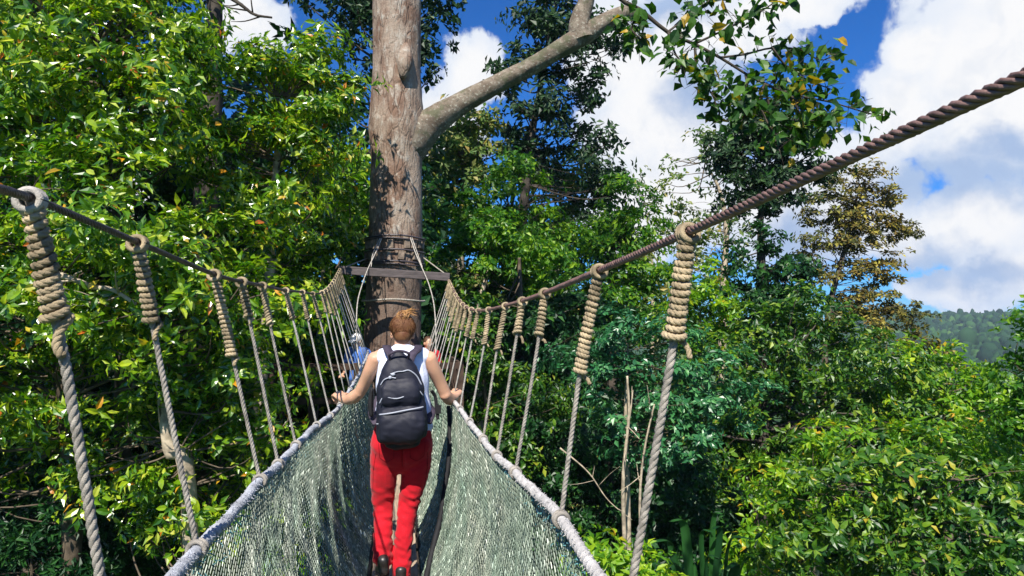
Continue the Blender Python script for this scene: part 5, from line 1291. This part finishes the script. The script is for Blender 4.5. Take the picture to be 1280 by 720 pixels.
for t, bi in tips:
    if nl >= 300: break
    # short petiole and leaf
    e = RNG.normal(size=3); e[2] -= .6; e = unit(e); L_ = random.uniform(.085, .15)
    p = t + unit(RNG.normal(size=3)) * random.uniform(.02, .15)
    nrm = unit(np.array([-.2, -.7, .55]) + RNG.normal(0, .55, 3))
    leaf_object(M['leaf_over'], p, e, nrm, L_, L_ * random.uniform(.26, .36), ov); nl += 1
X_ = [(t, b) for t, b in tips for _ in range(2)]
P = np.array([np.array(tuple(t)) for t, b in X_]) + RNG.normal(0, .075, (len(X_), 3)); n = len(P)
dv = unit(RNG.normal(size=(n, 3)) + np.array([0, 0, -.6])); nv = unit(np.array([-.2, -.7, .55]) + RNG.normal(0, .55, (n, 3))); L = RNG.uniform(.06, .12, n)
V, fa = leaf_arrays(P, dv, nv, L, L * RNG.uniform(.26, .36, n)); link('small_leaves', mesh_np('small_leaves', V, fa), M['leaf_over'], ov, kind='stuff')
# small sprays joining those leaves to the twigs
mb = MB()
for t, bi in tips:
    d = unit(RNG.normal(size=3)); L_ = random.uniform(.06, .2); mb.tube([t, t + d * L_ * .5 + np.array([0, 0, .01]), t + d * L_], [.003, .0025, .0015], 3, caps=False)
mb.build('petioles', M['dark_bark'], ov, kind='stuff')
# upper part of the same foliage: leaves at the very top between 880 and 1040 px
stem('overhead_twig', 'thin dark twig crossing the sky gap at the top left', [(285, -5), (300, 5), (318, 18), (340, 22)], 9.0, .03, 'dark_bark', 'branch')

# ---- woods on the far hills: thousands of separate rounded crowns, too many to count
ib = bmesh.new(); bmesh.ops.create_icosphere(ib, subdivisions=2, radius=1.0); iv = np.array([tuple(v.co) for v in ib.verts]); itf = np.array([[v.index for v in f.verts] for f in ib.faces]); ib.free()
n = 2600
ang = RNG.uniform(.44, .69, n); rr_ = RNG.uniform(380, 960, n)
dd = rr_ * np.cos(ang); ll = rr_ * np.sin(ang); gx = dd * FXY[0] + ll * RXY[0]; gy = dd * FXY[1] + ll * RXY[1]
keep = vnoise(gx, gy, 110, 12) < .66; gx = gx[keep]; gy = gy[keep]; n = len(gx)
z0 = ground(gx, gy) + canopy(gx, gy) * .95; rad = RNG.uniform(1.6, 4.6, n) * RNG.uniform(.7, 1.2, n); hs = RNG.uniform(.8, 1.9, n)
V = iv[None] * (1 + RNG.normal(0, .17, (n, len(iv)))[..., None]) * rad[:, None, None] * np.stack([np.ones(n), np.ones(n), hs], -1)[:, None, :] + np.stack([gx, gy, z0 + rad * .6], -1)[:, None, :]
far_m = pmat('far_crowns', (0.03, 0.075, 0.025), 0.9, 0.1, 1, .3)
t_ = NT(far_m.node_tree); g_ = t_.new('ShaderNodeNewGeometry')
t_.set(t_.n['Principled BSDF'].inputs['Base Color'], t_.ramp(g_.outputs['Random Per Island'], [(0, (0.008, 0.025, 0.014)), (.6, (0.018, 0.050, 0.022)), (.9, (0.035, 0.09, 0.025)), (1, (0.08, 0.15, 0.04))]))
tag(link('far_woods', mesh_np('far_woods', V.reshape(-1, 3), (itf[None] + (np.arange(n) * len(iv))[:, None, None]).reshape(-1, 3), True), far_m), 'distant wooded hillside of dark and light green crowns under the clouds', 'woods', None, 'stuff')

# ---- undergrowth covering the slope
n = 11000
ang = RNG.uniform(-.95, .95, n); rr_ = 7 + 60 * RNG.uniform(0, 1, n) ** 1.3
dd = rr_ * np.cos(ang); ll = rr_ * np.sin(ang); gx = dd * FXY[0] + ll * RXY[0]; gy = dd * FXY[1] + ll * RXY[1]
gzv = ground(gx, gy) + RNG.uniform(0, 1.6, n) ** 2 * .6
C = np.stack([gx, gy, gzv], -1); Nn = unit(RNG.normal(0, .45, (n, 3)) + np.array([0, 0, 1]))
P, dv, nv, L, Wd = leaves_on(C, Nn, 5, 0.34, .28)
V, fa = leaf_arrays(P, dv, nv, L, Wd, True)
tag(link('undergrowth', mesh_np('undergrowth', V, fa), M['leaf_dark']), 'dark broad leaved undergrowth covering the forest floor', 'undergrowth', None, 'stuff')

# ------------------------------------------------------------------ air
def haze():
    mb = MB(); mb.box((0, 0, (HZ0 + HZ1) / 2), (3300, 3300, HZ1 - HZ0))
    m = bpy.data.materials.new('thin_blue_haze'); m.use_nodes = True; t = NT(m.node_tree); t.n.clear()
    o = t.new('ShaderNodeOutputMaterial'); v = t.new('ShaderNodeVolumePrincipled'); v.inputs['Color'].default_value = (0.62, 0.78, 1.0, 1); v.inputs['Density'].default_value = 0.00022
    t.l.new(v.outputs[0], o.inputs['Volume'])
    h = mb.build('haze', m, smooth=False); tag(h, 'thin bluish haze veiling the distant wooded hills', 'haze', None, 'stuff')
zs = np.zeros(len(bpy.data.objects['ground'].data.vertices) * 3, np.float32); bpy.data.objects['ground'].data.vertices.foreach_get('co', zs)
HZ0 = float(zs[2::3].min()) - 1.5; HZ1 = max(float(zs[2::3].max()), 20.0) + 3
haze()
